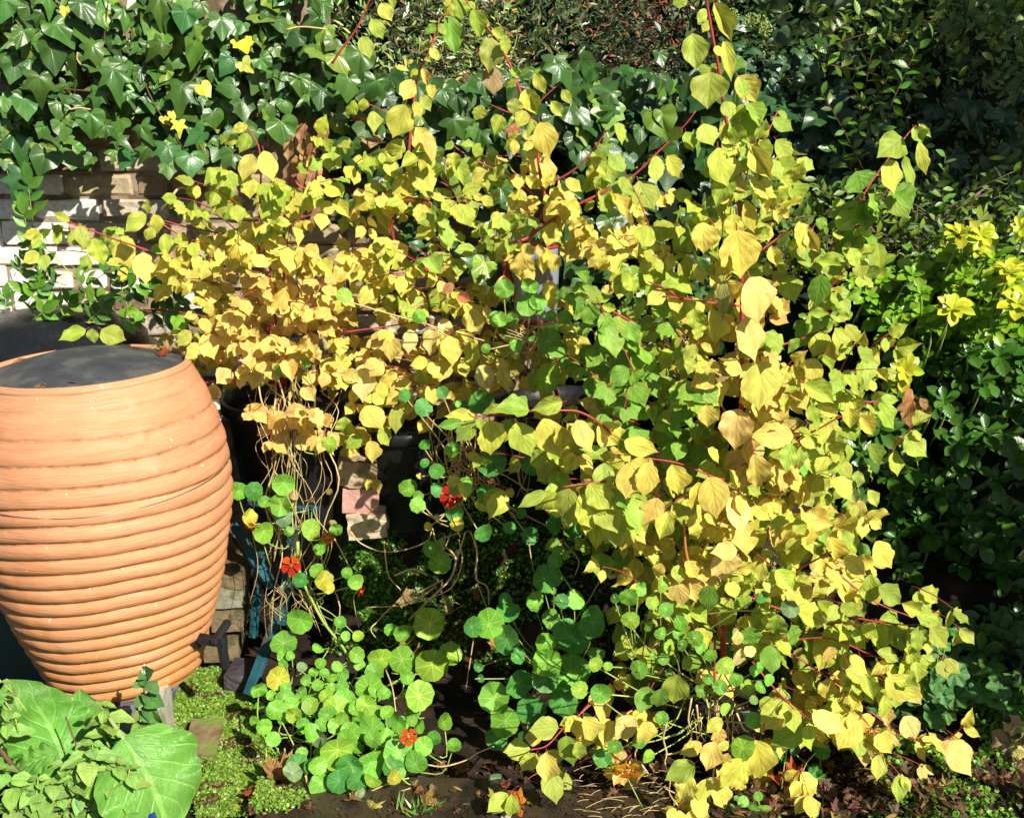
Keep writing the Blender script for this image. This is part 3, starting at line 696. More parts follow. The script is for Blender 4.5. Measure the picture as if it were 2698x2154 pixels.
# hand placed leaves of the tall shoots
for q in ((250, 20, 300, 140, 'l'), (300, -20, 330, 60, 'l'), (190, 120, 250, 255, 'l'), (130, 230, 180, 370, 'l'), (720, -10, 760, 125, 'l', 1.4), (830, 60, 870, 240, 'l'), (680, 100, 715, 340, 'g', .8),
          (600, 180, 520, 200, 'g'), (945, 240, 920, 450, 'k', 1.0), (960, 420, 930, 595, 't', 1.1), (950, 185, 1020, 255, 'l'), (1020, 220, 1050, 350, 'l', .8), (510, 430, 540, 550, 'o', .8), (440, 500, 395, 635, 'y', 1.1), (540, 530, 580, 620, 'y', .9),
          (400, 660, 325, 870, 'l', 1.2), (340, 420, 430, 440, 'l', .7), (450, 380, 410, 400, 'l'), (520, 375, 565, 390, 'l'), (470, 800, 560, 1000, 'y', .9), (520, 850, 600, 1018, 'o', .7), (390, 880, 255, 1040, 'l', .9), (470, 1055, 580, 1205, 'y', 1.2), (420, 1090, 375, 1275, 'y', 1.1), (280, 1000, 350, 1120, 'l'), (450, 940, 540, 1020, 'y'),
          (890, 665, 845, 765, 'l', 1.1), (1010, 730, 950, 840, 'l', 1.1), (1160, 560, 1215, 730, 'l'), (1220, 460, 1270, 600, 'l', .8), (1100, 620, 1075, 735, 'k', 1.3), (1390, 565, 1445, 655, 'l'), (1320, 640, 1395, 735, 'l', .9), (1200, 750, 1170, 870, 'l', .9), (1250, 770, 1330, 985, 'y', 1.0), (1110, 780, 1040, 880, 'r', .9), (1130, 860, 1015, 915, 'l'), (1090, 880, 1080, 975, 'y'),
          (1240, 980, 1195, 1110, 'y', 1.1), (1270, 990, 1330, 1160, 'p', .9), (710, 960, 700, 1070, 'l', 1.2), (700, 890, 660, 950, 'l'), (750, 915, 840, 905, 'l', .9), (140, 1010, 70, 1000, 'l'), (100, 1080, 80, 1165, 'l', 1.1), (80, 630, 25, 740, 'l', .9), (140, 620, 140, 715, 'l', 1.05), (200, 700, 200, 840, 'l', 1.0), (920, 1060, 805, 1155, 'y', 1.0), (1010, 1030, 960, 1130, 'l'), (1090, 1090, 1115, 1205, 'o', 1.0),
          (1160, 1110, 1260, 1205, 'y', .8), (1570, 990, 1665, 1100, 'l', .8), (1410, 1130, 1515, 1205, 'y', .9), (1130, 1190, 1090, 1340, 'y', 1.1), (1320, 1180, 1390, 1315, 'y', .7), (1975, 980, 1995, 1150, 'l', 1.1), (2050, 980, 2151, 1120, 'l', .9), (1870, 1140, 1950, 1325, 'l', 1.2), (1690, 1200, 1815, 1375, 'y', .9), (1620, 1200, 1710, 1340, 'l', .9), (1740, 770, 1780, 910, 'l', .8), (1610, 1110, 1600, 1190, 'l', .8),
          (560, 1230, 665, 1255, 'y', .9), (760, 1210, 880, 1160, 'l', .9), (790, 1250, 830, 1385, 'l', 1.0), (680, 1290, 650, 1390, 'l', 1.1), (880, 1240, 970, 1295, 'l', .9), (830, 1220, 890, 1270, 'y', .9), (980, 1330, 970, 1430, 'l', 1.1), (920, 1480, 930, 1600, 'l', .8), (840, 1560, 720, 1600, 'l', 1.1), (330, 1510, 350, 1655, 'y', 1.4), (510, 1280, 495, 1410, 'y', 1.1), (100, 1310, 60, 1390, 'y', 1.1),
          (1340, 1400, 1310, 1560, 'y', 1.2), (1090, 1530, 960, 1630, 'o', 1.0), (1130, 1590, 1130, 1760, 'y', 1.3), (1290, 1560, 1270, 1700, 'y', 1.0), (1670, 1640, 1760, 1700, 'o', 1.1), (1660, 1500, 1620, 1570, 'o', 1.1), (1900, 1580, 1940, 1710, 't', 1.1), (1480, 1250, 1420, 1300, 'l'), (1540, 1380, 1420, 1490, 'y', 1.3), (1520, 1500, 1610, 1600, 'y', 1.1)):
    hleaf(DM, 'A2', 3.02, *q)
for q in ((700, 20, 640, 110, 'l'), (650, 40, 690, -20, 'l', .8), (610, 150, 660, 220, 'l'), (560, 300, 610, 380, 'y', .9), (560, 280, 500, 320, 'l', .9), (480, 440, 430, 480, 'l'), (500, 600, 560, 700, 'l'), (460, 640, 500, 740, 'y', .9), (440, 720, 380, 800, 'l'), (800, 10, 850, 60, 'l'), (880, 120, 930, 170, 'l', .8), (900, 170, 850, 230, 'l'), (1010, 320, 960, 380, 'l'), (1070, 430, 1120, 500, 'l', .9), (1100, 500, 1040, 560, 'l'), (1160, 700, 1110, 800, 'l'), (1220, 880, 1270, 960, 'y'), (1230, 940, 1170, 1010, 'y'), (1270, 1080, 1300, 1200, 'y')): hleaf(DM, 'A2', 3.0, *q)
for q in ((150, 60, 90, 140, 'l'), (175, 130, 120, 200, 'l', .9), (205, 290, 260, 360, 'l'), (225, 420, 180, 470, 'l'), (260, 640, 310, 740, 'l'), (290, 780, 240, 870, 'l'), (310, 900, 370, 990, 'y'), (340, 1120, 390, 1220, 'y'), (345, 1180, 290, 1280, 'l')): hleaf(DR, 'A3', 2.46, *q)
for q in ((1180, 1530, 1150, 1640, 'y', 1.1), (1240, 1540, 1250, 1620, 'o', 1.1), (1130, 1590, 1130, 1770, 'y', 1.2), (1290, 1560, 1270, 1720, 'y', 1.0), (1200, 1690, 1150, 1800, 'o', 1.0), (1350, 1600, 1330, 1720, 'y', 1.1)): hleaf(DM, 'A2', 2.92, *q)
for q in ((1560, 790, 1450, 815, 'l', .8), (1500, 860, 1400, 910, 'l', .9), (1560, 840, 1500, 960, 'l', .9), (1590, 970, 1530, 1135, 'y', 1.0), (1660, 950, 1720, 1140, 'y', .9), (1420, 1100, 1350, 1280, 'l', 1.15), (1560, 1110, 1590, 1250, 'l', 1.2), (1520, 1240, 1350, 1350, 'l', 1.0), (1450, 1330, 1400, 1390, 'g'), (1740, 1120, 1760, 1320, 'y', 1.1), (1860, 1180, 1840, 1400, 'y', 1.1), (1960, 1220, 1960, 1340, 'y', 1.1), (2000, 1110, 2050, 1170, 'y'),
          (930, 1340, 935, 1258, 'l', 1.0), (920, 1350, 770, 1440, 'l', .9), (970, 1350, 1020, 1480, 'y', .9), (1160, 1350, 1200, 1400, 'l'), (1200, 1395, 1290, 1435, 'l', .9), (440, 1390, 330, 1340, 'l', .7), (400, 1420, 330, 1500, 'l', 1.0), (500, 1420, 540, 1560, 'l', .9), (590, 1500, 640, 1680, 'l', .95), (690, 1520, 720, 1580, 'l'), (760, 1530, 790, 1690, 'y', 1.2), (905, 1590, 920, 1790, 'y', 1.15), (1040, 1470, 1060, 1620, 'l', 1.0), (1040, 1640, 1060, 1800, 'y', 1.2), (1160, 1530, 1170, 1700, 'y', 1.0), (1270, 1480, 1290, 1600, 'y', 1.1), (1350, 1470, 1400, 1540, 'y'), (1470, 1450, 1420, 1600, 'l', .9), (1240, 1600, 1260, 1740, 'y', 1.0), (960, 1430, 930, 1520, 'l')):
    hleaf(DL, 'A1', 2.98, *q)
for q in ((540, 400, 375, 470, 'l', .8), (580, 395, 580, 490, 'l', 1.1), (640, 400, 775, 490, 'l', 1.1), (1200, 410, 1110, 500, 'l', 1.0), (1240, 420, 1240, 510, 'l'), (1280, 430, 1370, 575, 'y', 1.0), (1430, 380, 1450, 510, 'o', 1.2), (1340, 740, 1345, 855, 'p', 1.0), (1460, 700, 1480, 745, 'r'), (1500, 700, 1510, 780, 'p', 1.0), (1650, 640, 1600, 790, 'p', 1.1), (1690, 600, 1740, 740, 'p', 1.0), (1790, 920, 1680, 1040, 'o', 1.1), (1800, 1000, 1720, 1120, 'o', 1.0), (1800, 1070, 1780, 1205, 'o', 1.1), (1870, 900, 1930, 1000, 'o', 1.1), (1880, 1000, 1990, 1065, 'o', 1.0), (1870, 1070, 1960, 1170, 'o', 1.1), (2080, 930, 2030, 1030, 'o', .9), (1910, 750, 1980, 850, 'o', 1.2), (1480, 240, 1540, 400, 'p', 1.2), (1870, 200, 1920, 330, 'p', 1.0), (1800, 150, 1700, 290, 'o')):
    hleaf(DL, 'B1', 2.93, *q)
for q in ((270, 420, 170, 500, 'o', 1.1), (310, 440, 300, 610, 'o', .95), (430, 400, 440, 550, 'p', .95), (590, 390, 560, 560, 'o', 1.05), (680, 440, 690, 630, 'y', 1.05), (830, 470, 830, 640, 'l', 1.0), (640, 330, 660, 460, 'p', 1.0), (800, 270, 870, 430, 'y', 1.1), (960, 480, 1060, 580, 'l', .9), (880, 620, 930, 790, 'p', .95), (1000, 640, 1040, 790, 'y', .8), (980, 580, 1060, 690, 'o', .8), (140, 620, 140, 860, 'p', .9), (250, 730, 250, 840, 'y'), (480, 650, 540, 780, 'l'), (700, 110, 640, 180, 'r'), (730, 180, 810, 230, 'r'), (900, 260, 940, 340, 'p'), (20, 950, 20, 1100, 'l', 1.1), (150, 880, 230, 1040, 'y', 1.2), (120, 1070, 30, 1160, 'l', 1.0), (180, 1100, 190, 1245, 'y', 1.0), (240, 1020, 310, 1130, 'l', 1.1), (340, 880, 360, 1050, 'l', .8), (1020, 60, 1010, 250, 'y', .9), (1300, 90, 1330, 290, 'y', .8), (1680, 120, 1650, 220, 'o', 1.0)):
    hleaf(DL if q[0] < 700 else DM, 'B2', 2.93, *q)
# right shrub
for q in ((200, 20, 310, 270, 'y', .62), (265, 250, 325, 510, 'l', .5), (-60, 30, 50, -30, 'l'), (350, 480, 470, 650, 'y', 1.0), (290, 640, 340, 710, 'l'), (330, 720, 430, 930, 'l', 1.15), (435, 920, 545, 1140, 'y', .8), (550, 1000, 625, 1130, 'l', 1.0), (590, 880, 705, 1025, 'l', .9), (570, 745, 690, 830, 'l', .9), (600, 700, 670, 740, 'l', .8), (1390, 870, 1225, 995, 'l', 1.1), (1455, 800, 1510, 905, 'l', 1.1), (1490, 780, 1565, 870, 'l', .5), (1490, 890, 1530, 1105, 'l', .5), (1400, 980, 1460, 1225, 'g', .45), (1130, 1260, 1150, 1455, 'g', 1.2), (1310, 1200, 1400, 1390, 'l', .9), (1170, 1220, 1270, 1400, 'g', .8),
          (400, 1260, 450, 1475, 'y', .65), (480, 1210, 535, 1355, 'y', .7), (300, 1240, 200, 1270, 'y'), (130, 1310, 80, 1470, 'l', 1.0), (240, 1380, 190, 1480, 'y'), (1060, 1560, 1110, 1700, 'l', 1.0), (1190, 1520, 1210, 1700, 'l', .5), (1230, 1530, 1270, 1710, 'l', .7), (740, 1390, 780, 1600, 'l', .9), (790, 1450, 850, 1600, 'y', .8), (560, 1550, 590, 1680, 'y', 1.0), (940, 1580, 950, 1760, 'g', 1.3), (880, 1360, 860, 1450, 'g', 1.2), (-10, 800, -80, 900, 'l'), (20, 830, 60, 960, 'l', 1.1)):
    hleaf(DR, 'A3', 2.45, *q)
for q in ((75, 325, 165, 230, 'l', 5), (170, 570, 230, 230, 'l', -5), (155, 850, 150, 150, 'l', 20), (245, 1060, 250, 265, 'l', 10), (1318, 1110, 170, 215, 'l', 5), (1120, 1150, 190, 150, 'g', 20), (370, 1600, 255, 310, 'y', 10), (130, 1500, 160, 200, 'y', 0), (320, 1430, 130, 170, 'y', 0)):
    hcen(DR, 'A3', 2.42, *q)
for q in ((495, 205, 255, 300, 'p', 28), (430, 455, 230, 280, 'p', 8), (510, 745, 250, 295, 'y', 8), (328, 1030, 205, 265, 'o', -12), (470, 1310, 150, 255, 'o', 10), (358, 1545, 150, 280, 'p', 18), (275, 1850, 0, 0, 'y', 0), (870, 155, 150, 200, 'g', 0), (875, 500, 140, 170, 'l', -8), (1050, 960, 95, 130, 'y', 0), (150, 950, 130, 150, 'y', 0), (660, 1210, 110, 190, 'l', -15), (760, 1210, 80, 150, 'l', 15), (210, 1450, 200, 260, 'y', 20), (80, 1450, 170, 180, 'y', -10)):
    if q[2]: hcen(DR, 'B3', 2.38, *q)
for q in ((260, 90, 240, 345, 'k', .5), (335, 540, 180, 755, 't', .55), (180, 270, 210, 510, 'y', .75), (70, 270, 100, 430, 'l', 1.0), (960, 390, 1025, 600, 'l', .9), (1030, 370, 1115, 490, 'l', .8), (930, 310, 1060, 330, 'l', .9), (800, 300, 920, 300, 'l', .8), (930, 480, 960, 610, 'y', .8), (740, 460, 650, 540, 'l', .9), (780, 590, 890, 720, 'y', .9), (770, 740, 960, 870, 'l', .9), (740, 760, 640, 800, 'l', .9), (630, 800, 660, 945, 'y', .8), (800, 880, 840, 1000, 'l', 1.0), (860, 900, 990, 950, 'y', .7), (920, 1000, 1000, 1125, 'l', 1.1), (1110, 940, 1210, 1080, 'y', .9), (1240, 860, 1340, 1030, 'l', .9), (1210, 790, 1190, 715, 'y', .9), (1250, 830, 1360, 860, 'l', .8), (700, 1070, 430, 1080, 'y', .8), (730, 1110, 530, 1190, 'l', .9), (750, 1120, 930, 1330, 'l', .8), (740, 1100, 850, 1140, 'y', .9), (560, 1250, 640, 1400, 'y', .7), (720, 1360, 650, 1400, 'k'), (410, 1390, 500, 1450, 'l', .9), (160, 1150, 250, 1230, 'l', 1.1), (540, 1490, 640, 1610, 'y', .9), (430, 1520, 560, 1600, 'l', .8), (850, 1580, 800, 1720, 'y', 1.0), (960, 1640, 1120, 1580, 'y', .9), (840, 1520, 950, 1500, 'l'), (1090, 1500, 1080, 1580, 'l', 1.1), (980, 1660, 1070, 1750, 'y'), (200, 660, 50, 760, 'y'), (60, 580, 30, 680, 'l')):
    hleaf(DR, 'B3', 2.42, *q)
for q in ((830, 975, 745, 1118, 'l', 1.05), (930, 970, 970, 1215, 'l', 1.05), (1100, 985, 1175, 1208, 'l', 1.05), (1270, 960, 1345, 1220, 'y', .9), (1420, 990, 1510, 1110, 'l', 1.0), (1480, 970, 1570, 1170, 'y', 1.0), (1620, 990, 1750, 1165, 'y', 1.1), (840, 950, 650, 945, 'l', .7), (1040, 915, 870, 910, 'l', .6), (1180, 910, 975, 850, 'l', 1.0), (1390, 855, 1195, 895, 'l', .8), (760, 980, 605, 1015, 'g', .6), (1390, 1010, 1400, 1180, 'y', 1.0), (1720, 1000, 1760, 1080, 'l'), (1780, 1100, 1980, 1195, 'y', .8), (1690, 1210, 1500, 1160, 'l', .9),
          (1340, 1410, 1245, 1585, 'l', 1.05), (1430, 1400, 1405, 1640, 'l', .95), (1500, 1440, 1600, 1680, 'l', 1.05), (1620, 1450, 1740, 1685, 'l', 1.0), (1780, 1460, 1890, 1680, 'l', .9), (1660, 1240, 1640, 1425, 'l', 1.05), (1820, 1235, 1825, 1460, 'y', 1.1), (1930, 1235, 1920, 1470, 'y', .9), (2080, 1250, 2115, 1450, 'y', 1.1), (1560, 1370, 1690, 1560, 'l', 1.0), (1290, 1425, 1105, 1505, 'l', .6), (1360, 1390, 1280, 1410, 'l'), (1700, 1400, 1800, 1540, 'g', .9), (1990, 1460, 1930, 1640, 'o', 1.0), (2060, 1560, 1990, 1720, 'l', 1.0)):
    hleaf(DR, 'B2', 2.3, *q)
for q in ((1500, 190, 1480, 320, 'g', 1.0), (1580, 240, 1560, 400, 'g', 1.05), (1650, 290, 1680, 440, 'g', 1.0), (1720, 320, 1780, 480, 'g', 1.0), (1560, 210, 1710, 195, 'g', .8), (1640, 250, 1740, 285, 'l', .8), (1450, 140, 1590, 180, 'g', .8), (1440, 140, 1325, 205, 'g', .8), (1800, 350, 1850, 480, 'g', 1.0), (1960, 110, 1900, 60, 'l', .9), (2030, 150, 1940, 260, 'l', 1.0), (2080, 180, 2110, 300, 'y', 1.0), (2010, 120, 2130, 110, 'l', .8)): hleaf(DR, 'B2', 2.43, *q)
for q in ((450, 1305, 290, 1320, 'l', 1.1), (485, 1330, 405, 1455, 'l', 1.0), (545, 1325, 540, 1520, 'y', 1.0), (665, 1225, 685, 1410, 'l', 1.05), (620, 1180, 445, 1165, 'l', 1.0), (520, 1240, 400, 1255, 'y', 1.0), (770, 1110, 830, 1275, 'y', 1.1), (1080, 1110, 960, 1245, 'p', 1.0), (1130, 1140, 1190, 1315, 'y', 1.0), (700, 1130, 620, 1150, 'l'), (920, 1120, 890, 1290, 'y', .8), (730, 1260, 750, 1390, 'l', .9),
          (1800, 1250, 1905, 1560, 'y', .75), (1740, 1370, 1610, 1555, 'y', 1.1), (1440, 1390, 1275, 1495, 'l', .9), (1420, 1460, 1330, 1630, 'y', 1.0), (1510, 1485, 1480, 1620, 'l', 1.0), (1560, 1485, 1620, 1690, 'y', .9), (1480, 1270, 1355, 1350, 'y', .9), (1560, 1260, 1510, 1430, 'o', 1.1), (1640, 1260, 1580, 1320, 'y', 1.0), (1640, 1330, 1600, 1420, 'y', 1.0), (1600, 1120, 1510, 1210, 'y', 1.0), (1600, 1180, 1570, 1290, 'o', 1.0), (1160, 930, 1110, 1090, 'g', 1.0), (1240, 940, 1220, 1080, 'g', 1.0), (1340, 860, 1310, 1040, 'g', 1.1), (1400, 730, 1430, 860, 'g', 1.1), (1700, 680, 1690, 600, 'p'), (1720, 700, 1690, 830, 'p', .9), (1740, 690, 1810, 760, 'p', 1.0), (1530, 320, 1500, 480, 'g', 1.1), (1240, 190, 1200, 290, 'y'), (1340, 200, 1330, 310, 'l'), (1380, 180, 1470, 290, 'y', 1.0), (1330, 300, 1350, 450, 'o', 1.2)):
    hleaf(DR, 'C3', 2.3, *q)
for q in ((1225, 1190, 1215, 1405, 'p', 1.1), (1610, 1255, 1730, 1450, 'p', 1.1), (1480, 1205, 1600, 1360, 'y', .5), (1330, 1110, 1420, 1240, 'p', 1.1), (1180, 1040, 1250, 1190, 'p', .8), (1680, 1160, 1760, 1080, 'y', .8), (1690, 1180, 1790, 1220, 'l', .8), (720, 1150, 560, 1305, 'l', 1.0), (755, 1160, 770, 1305, 'l', .9), (1060, 1130, 920, 1290, 'y', 1.1), (620, 1070, 485, 1175, 'y', 1.0), (870, 880, 850, 1020, 'y', 1.1), (570, 495, 550, 650, 'g', 1.05), (655, 560, 690, 705, 'g', 1.0), (530, 680, 515, 855, 'g', 1.05), (400, 570, 410, 705, 'g', 1.3), (1130, 255, 1120, 420, 'l', 1.0), (1180, 330, 1300, 430, 'l', 1.1), (1430, 560, 1410, 745, 'g', .8), (1490, 560, 1615, 700, 'l', .8), (1320, 430, 1450, 500, 'l', .9), (1405, 500, 1570, 555, 'l', .9), (600, 355, 790, 440, 'l', .9), (680, 450, 860, 560, 'l', .9), (480, 190, 460, 300, 'l', 1.0), (330, 240, 450, 170, 'y', .8), (290, 290, 310, 410, 'y', 1.1), (160, 320, 150, 480, 'g', 1.1), (780, -10, 770, 100, 'y', 1.1), (890, 30, 940, 210, 'y', .8), (980, -10, 1010, 100, 'l', .9), (970, 150, 1110, 240, 'y', .9), (870, 240, 980, 310, 'y', .9), (1160, 60, 1250, 230, 'y', 1.0), (780, 280, 830, 220, 'p', .9), (250, 100, 280, 310, 'p', 1.1), (330, 110, 170, 130, 'p', 1.0), (560, 230, 660, 350, 'l', 1.1), (1010, 740, 1110, 850, 'y', .7), (980, 830, 1140, 900, 'l', .9), (1220, 880, 1420, 1020, 'l', .9), (1210, 980, 1230, 1150, 'l', .8), (1170, 720, 1290, 780, 'l', .9), (1240, 790, 1130, 850, 'y', .8), (880, 690, 890, 800, 'o', 1.3), (780, 1090, 970, 1220, 'y', .9), (1010, 1080, 1010, 960, 'y')):
    hleaf(DR, 'C4', 2.32, *q)

# leaf sprays that fill the bodies of the shrubs: a map of the shrub as one looks at it
BACK = {4: '......lll.lL.lY.l...........', 5: '.....lLLYlYllllYyy..........', 6: '.lllllYYYYYLLllYYy..........', 7: '...yyYOOOYYLYy.yl...........', 8: '....gYOOOOYYYy.lg...........', 9: '....lYOOOYOOYYlYyl..........', 10: '.....o.ooYYYYoyyl...........', 11: '.......ooyy.................', 12: '.........y..................'}
FRONT = {3: '....................l.......', 4: '...................llL......', 5: '.................l.lll.g....', 6: '.................yllYlll....', 7: '..................LlYlll....', 8: '................GGLYOlg.....', 9: '................GGLYOlLL....', 10: '................gGGlOYl.....', 11: '.............lllYGGLOllll...', 12: '.............llLYYLLOYL.....', 13: '...............LLLLYYYyl....', 14: '...............ggYYYYLly....', 15: '.................yYOLYYY....', 16: '..................LlLlLlLl..', 17: '.................lgogLlLll..', 18: '................yyg.yLYLy...', 19: '...............yyy..yYYYy...', 20: '..............ll.o.yYy.lo.o.', 21: '..................yYy.......'}
def spray(pl, S, dirn, ln, npair, col, lf=(.05, .075)):
    a = S-dirn*ln*.5; b = S+dirn*ln*.5
    sag = Vector((0, 0, -.12*ln))
    pts = [a, S, b+sag]; pl.twig(pts, .0016, .0008, 2)
    side = dirn.cross(Vector((0, 0, 1)))
    side = side.normalized() if side.length > .05 else Vector((1, 0, 0))
    for i in range(npair):
        t = .12+.8*i/max(1, npair-1); p = (a.lerp(S, t*2) if t < .5 else S.lerp(b+sag, t*2-1))
        for sgn in (-1, 1):
            d = dirn*R.uniform(.15, .6)+side*sgn*R.uniform(.3, .9)+Vector((0, 0, -R.uniform(.5, 1.1)))+rv(.15)
            n = SUN*.85+tocam(p)*.6+Vector((0, 0, .1))+rv(.27)
            pl.leaf(pick('dogwood'), p+d.normalized()*.008, d, n, R.uniform(*lf)*(1-.25*(t > .8)), dcol(col), R.uniform(.75, 1.2))
    d = dirn+Vector((0, 0, -.5)); pl.leaf(pick('dogwood'), b+sag, d, SUN*.7+tocam(b)*.5+rv(.3), R.uniform(*lf)*.8, dcol(col))
for MP, Y0, Y1, which in ((BACK, 2.92, 3.32, 0), (FRONT, 2.38, 2.82, 1)):
    for r, row in MP.items():
        for c, ch in enumerate(row):
            if ch == '.': continue
            x = 38.5+77*c; y = 39+78*r
            k = (2 if R.random() < .25 else 1) if ch.islower() else (3 if R.random() < .35 else 2)
            if which == 0 and ch.isupper(): k += 1
            if which == 0 and ch == 'l': k += (R.random() < .4)
            if which == 1 and ch.isupper() and R.random() < .35: k += 1
            if which == 0 and c in (6, 7, 8) and r in (7, 8, 9): k += 2
            if which == 1 and ch.isupper() and r > 6 and R.random() < .3: k += 1
            for _ in range(k):
                Y = R.uniform(Y0, Y1)
                if which == 1 and r >= 18: Y = R.uniform(2.28, 2.6)
                if which == 1 and r <= 7: Y = R.uniform(2.42, 2.62)
                if which == 0 and c in (6, 7, 8) and _ < 2: Y = R.uniform(2.84, 2.95)
                S = atc('D', x+R.uniform(-45, 45), y+R.uniform(-40, 40), Y)
                pl = DR if which else (DL if x < 800+R.uniform(-60, 60) else DM)
                dv = (S-pl.loc); dv.z *= .45; dv.y -= .12; dv = (dv.normalized()+rv(.35)).normalized()
                spray(pl, S, dv, R.uniform(.08, .17), R.choice((2, 2, 3)), ch.lower(), (.042, .074) if which == 0 else (.044, .084))
for k in range(420):
    x, y = R.uniform(1300, 1830), R.uniform(900, 1480)
    p = atc('D', x, y, R.uniform(2.75, 3.05))
    if p.z < bed_z(p.x, p.y)+.05: continue
    DR.leaf(pick('dogwood'), p, Vector((R.gauss(0, .5), -.3, -1)), SUN+tocam(p)*.5+rv(.4), R.uniform(.05, .085), dcol(R.choice('llgyk')))
for p in DOGL: p.finish(300, twmat=M['red_stem'])

# ================================================================== IVY
IVG = (.062, .142, .026); IVL = (.16, .25, .03); IVY_ = (.5, .5, .06)
ivy = Plant('ivy', (-1.0, WY-.1, .0), 'glossy dark green ivy hanging over the brick wall at upper left', 'climbing plant', None, 'ivy')
def ivyleaf(pl, p, L, col, ang=None, prio=0, nj=.35, ang_s=38):
    a = rad(R.gauss(0, ang_s)) if ang is None else rad(ang)
    d = Vector((math.sin(a), -R.uniform(.1, .7), -math.cos(a))); n = tocam(p)*.7+SUN*.25+Vector((0, 0, .35))+rv(nj)
    pl.leaf(pick('ivy'), p-d.normalized()*L*.35, d, n, L, jit(col, .16), R.uniform(.9, 1.1), prio)
for q in ((20, 60, 95), (255, 130, 75), (130, 240, 85, -15), (400, 200, 110, 50), (540, 70, 100, 30), (410, 80, 45, 'y'), (790, 105, 80, 20), (1000, 50, 110, 0), (1160, 130, 90, -10), (1395, 170, 90, 0), (1520, 180, 50), (1720, 50, 115, 0), (1770, 180, 80), (330, 370, 115, 10), (600, 340, 90, 20), (720, 300, 70), (980, 300, 80), (1230, 340, 110, 5), (1430, 410, 85, -30), (1535, 290, 70, 'y'), (1555, 420, 60, 'y'), (1005, 425, 75, 60), (730, 420, 65), (720, 500, 110, 15), (250, 550, 105, 0), (80, 450, 90), (1130, 610, 120, -10), (1290, 565, 60, 'y'), (1430, 550, 80), (820, 610, 60), (610, 620, 75, -20), (160, 680, 105, 20), (370, 690, 75, 5), (1530, 690, 90, 10), (1690, 710, 85, 0), (1790, 840, 115, 15), (1350, 750, 70), (570, 780, 100, 0), (695, 820, 65), (400, 820, 80, 20), (270, 830, 55), (120, 900, 140, 30), (270, 1020, 100, -20), (900, 830, 75), (1050, 760, 45, 'y'), (1130, 800, 50, 'y'), (1090, 730, 35, 'y'), (760, 880, 65), (920, 960, 75, -20), (1050, 970, 90, 0), (1200, 1030, 95, 10), (790, 1010, 80, -35), (1230, 870, 90), (120, 1170, 110, -20), (1060, 1080, 60), (2020, 620, 85, -10), (1890, 530, 75), (1930, 660, 50), (1620, 520, 90), (1670, 400, 70), (1840, 250, 70), (560, 1010, 45), (30, 1020, 60), (1600, 870, 70), (1430, 1000, 75)):
    x, y, hw = q[:3]; a = q[3] if len(q) > 3 and not isinstance(q[3], str) else None
    p = atc('A1', x, y, (3.53 if y < 780 or x < 300 else 3.44)+R.uniform(-.04, .04)); L = hw*1.8/2.39*mpp(p)
    ivyleaf(ivy, p, L, IVY_ if q[-1] == 'y' else (IVG if R.random() < .75 else (.05, .14, .03)), a, .6, .28)
PIV = [(-60, -60), (690, -60), (700, 60), (760, 200), (760, 330), (690, 310), (640, 250), (560, 260), (500, 310), (415, 350), (380, 340), (300, 335), (230, 325), (150, 345), (80, 345), (50, 365), (-60, 370)]
n = 0
while n < 700:
    x, y = R.uniform(-60, 760), R.uniform(-60, 410)
    if not inpoly(x, y, PIV) or noise.noise(Vector((x*.012, y*.012, 4))) < -.28: continue
    Y = 3.55+R.random()**1.5*.12; p = atc('D', x, y, Y)
    ivyleaf(ivy, p, R.choice((.035, .05, .06, .07, .085))*R.uniform(.85, 1.15), R.choice((IVG, IVG, (.085, .185, .03), (.045, .11, .022), IVL))); n += 1
for k in range(5):
    a = atc('D', R.uniform(0, 700), R.uniform(-40, 300), 3.6); ivy.twig([a, a+Vector((R.uniform(-.2, .2), -.05, R.uniform(-.1, .1))), a+Vector((R.uniform(-.4, .4), -.03, R.uniform(-.3, .05)))], .004, .002)
ivy.stem([atc('A1', 1015, 1325, 3.5), atc('A1', 1070, 1260, 3.47), atc('A1', 1120, 1190, 3.47), atc('A1', 1180, 1180, 3.5)], .005, .004, M['straw'], 'dead_stem')
for pts in ([(440, 690), (500, 680), (570, 690)], [(1800, 190), (1900, 170), (2060, 185)], [(490, 330), (485, 370), (510, 410)]): ivy.stem([atc('A1', x, y, 3.4) for x, y in pts], .003, .0025, M['straw'], 'dead_stem')
ivy.finish(300)
# tan dead leaves hanging beside the ivy
dead = Plant('withered_vine', (-.65, 3.4, .0), 'bunch of withered tan leaves hanging under the ivy edge', 'plant', None, 'dogwood')
for k in range(24):
    p = atc('A1', R.gauss(1930, 75), R.gauss(960, 85), 3.38+R.uniform(-.04, .04)); d = Vector((R.gauss(0, .35), -.2, -1)); dead.leaf(pick('dogwood'), p, d, tocam(p)+rv(.5), R.uniform(.045, .075), jit((.46, .26, .12), .15), R.uniform(.6, 1))
for x, y in ((2030, 1290), (1990, 1340)):
    p = atc('A1', x, y, 3.38); dead.leaf(pick('dogwood'), p, Vector((-.3, 0, -1)), tocam(p)+rv(.4), .06, jit((.42, .24, .1)), .6)
dead.stem([atc('A1', 1900, 780, 3.4), atc('A1', 1930, 900, 3.4), atc('A1', 1960, 1050, 3.4), atc('A1', 2030, 1250, 3.4)], .003, .002, M['straw'], 'stem')
dead.finish()

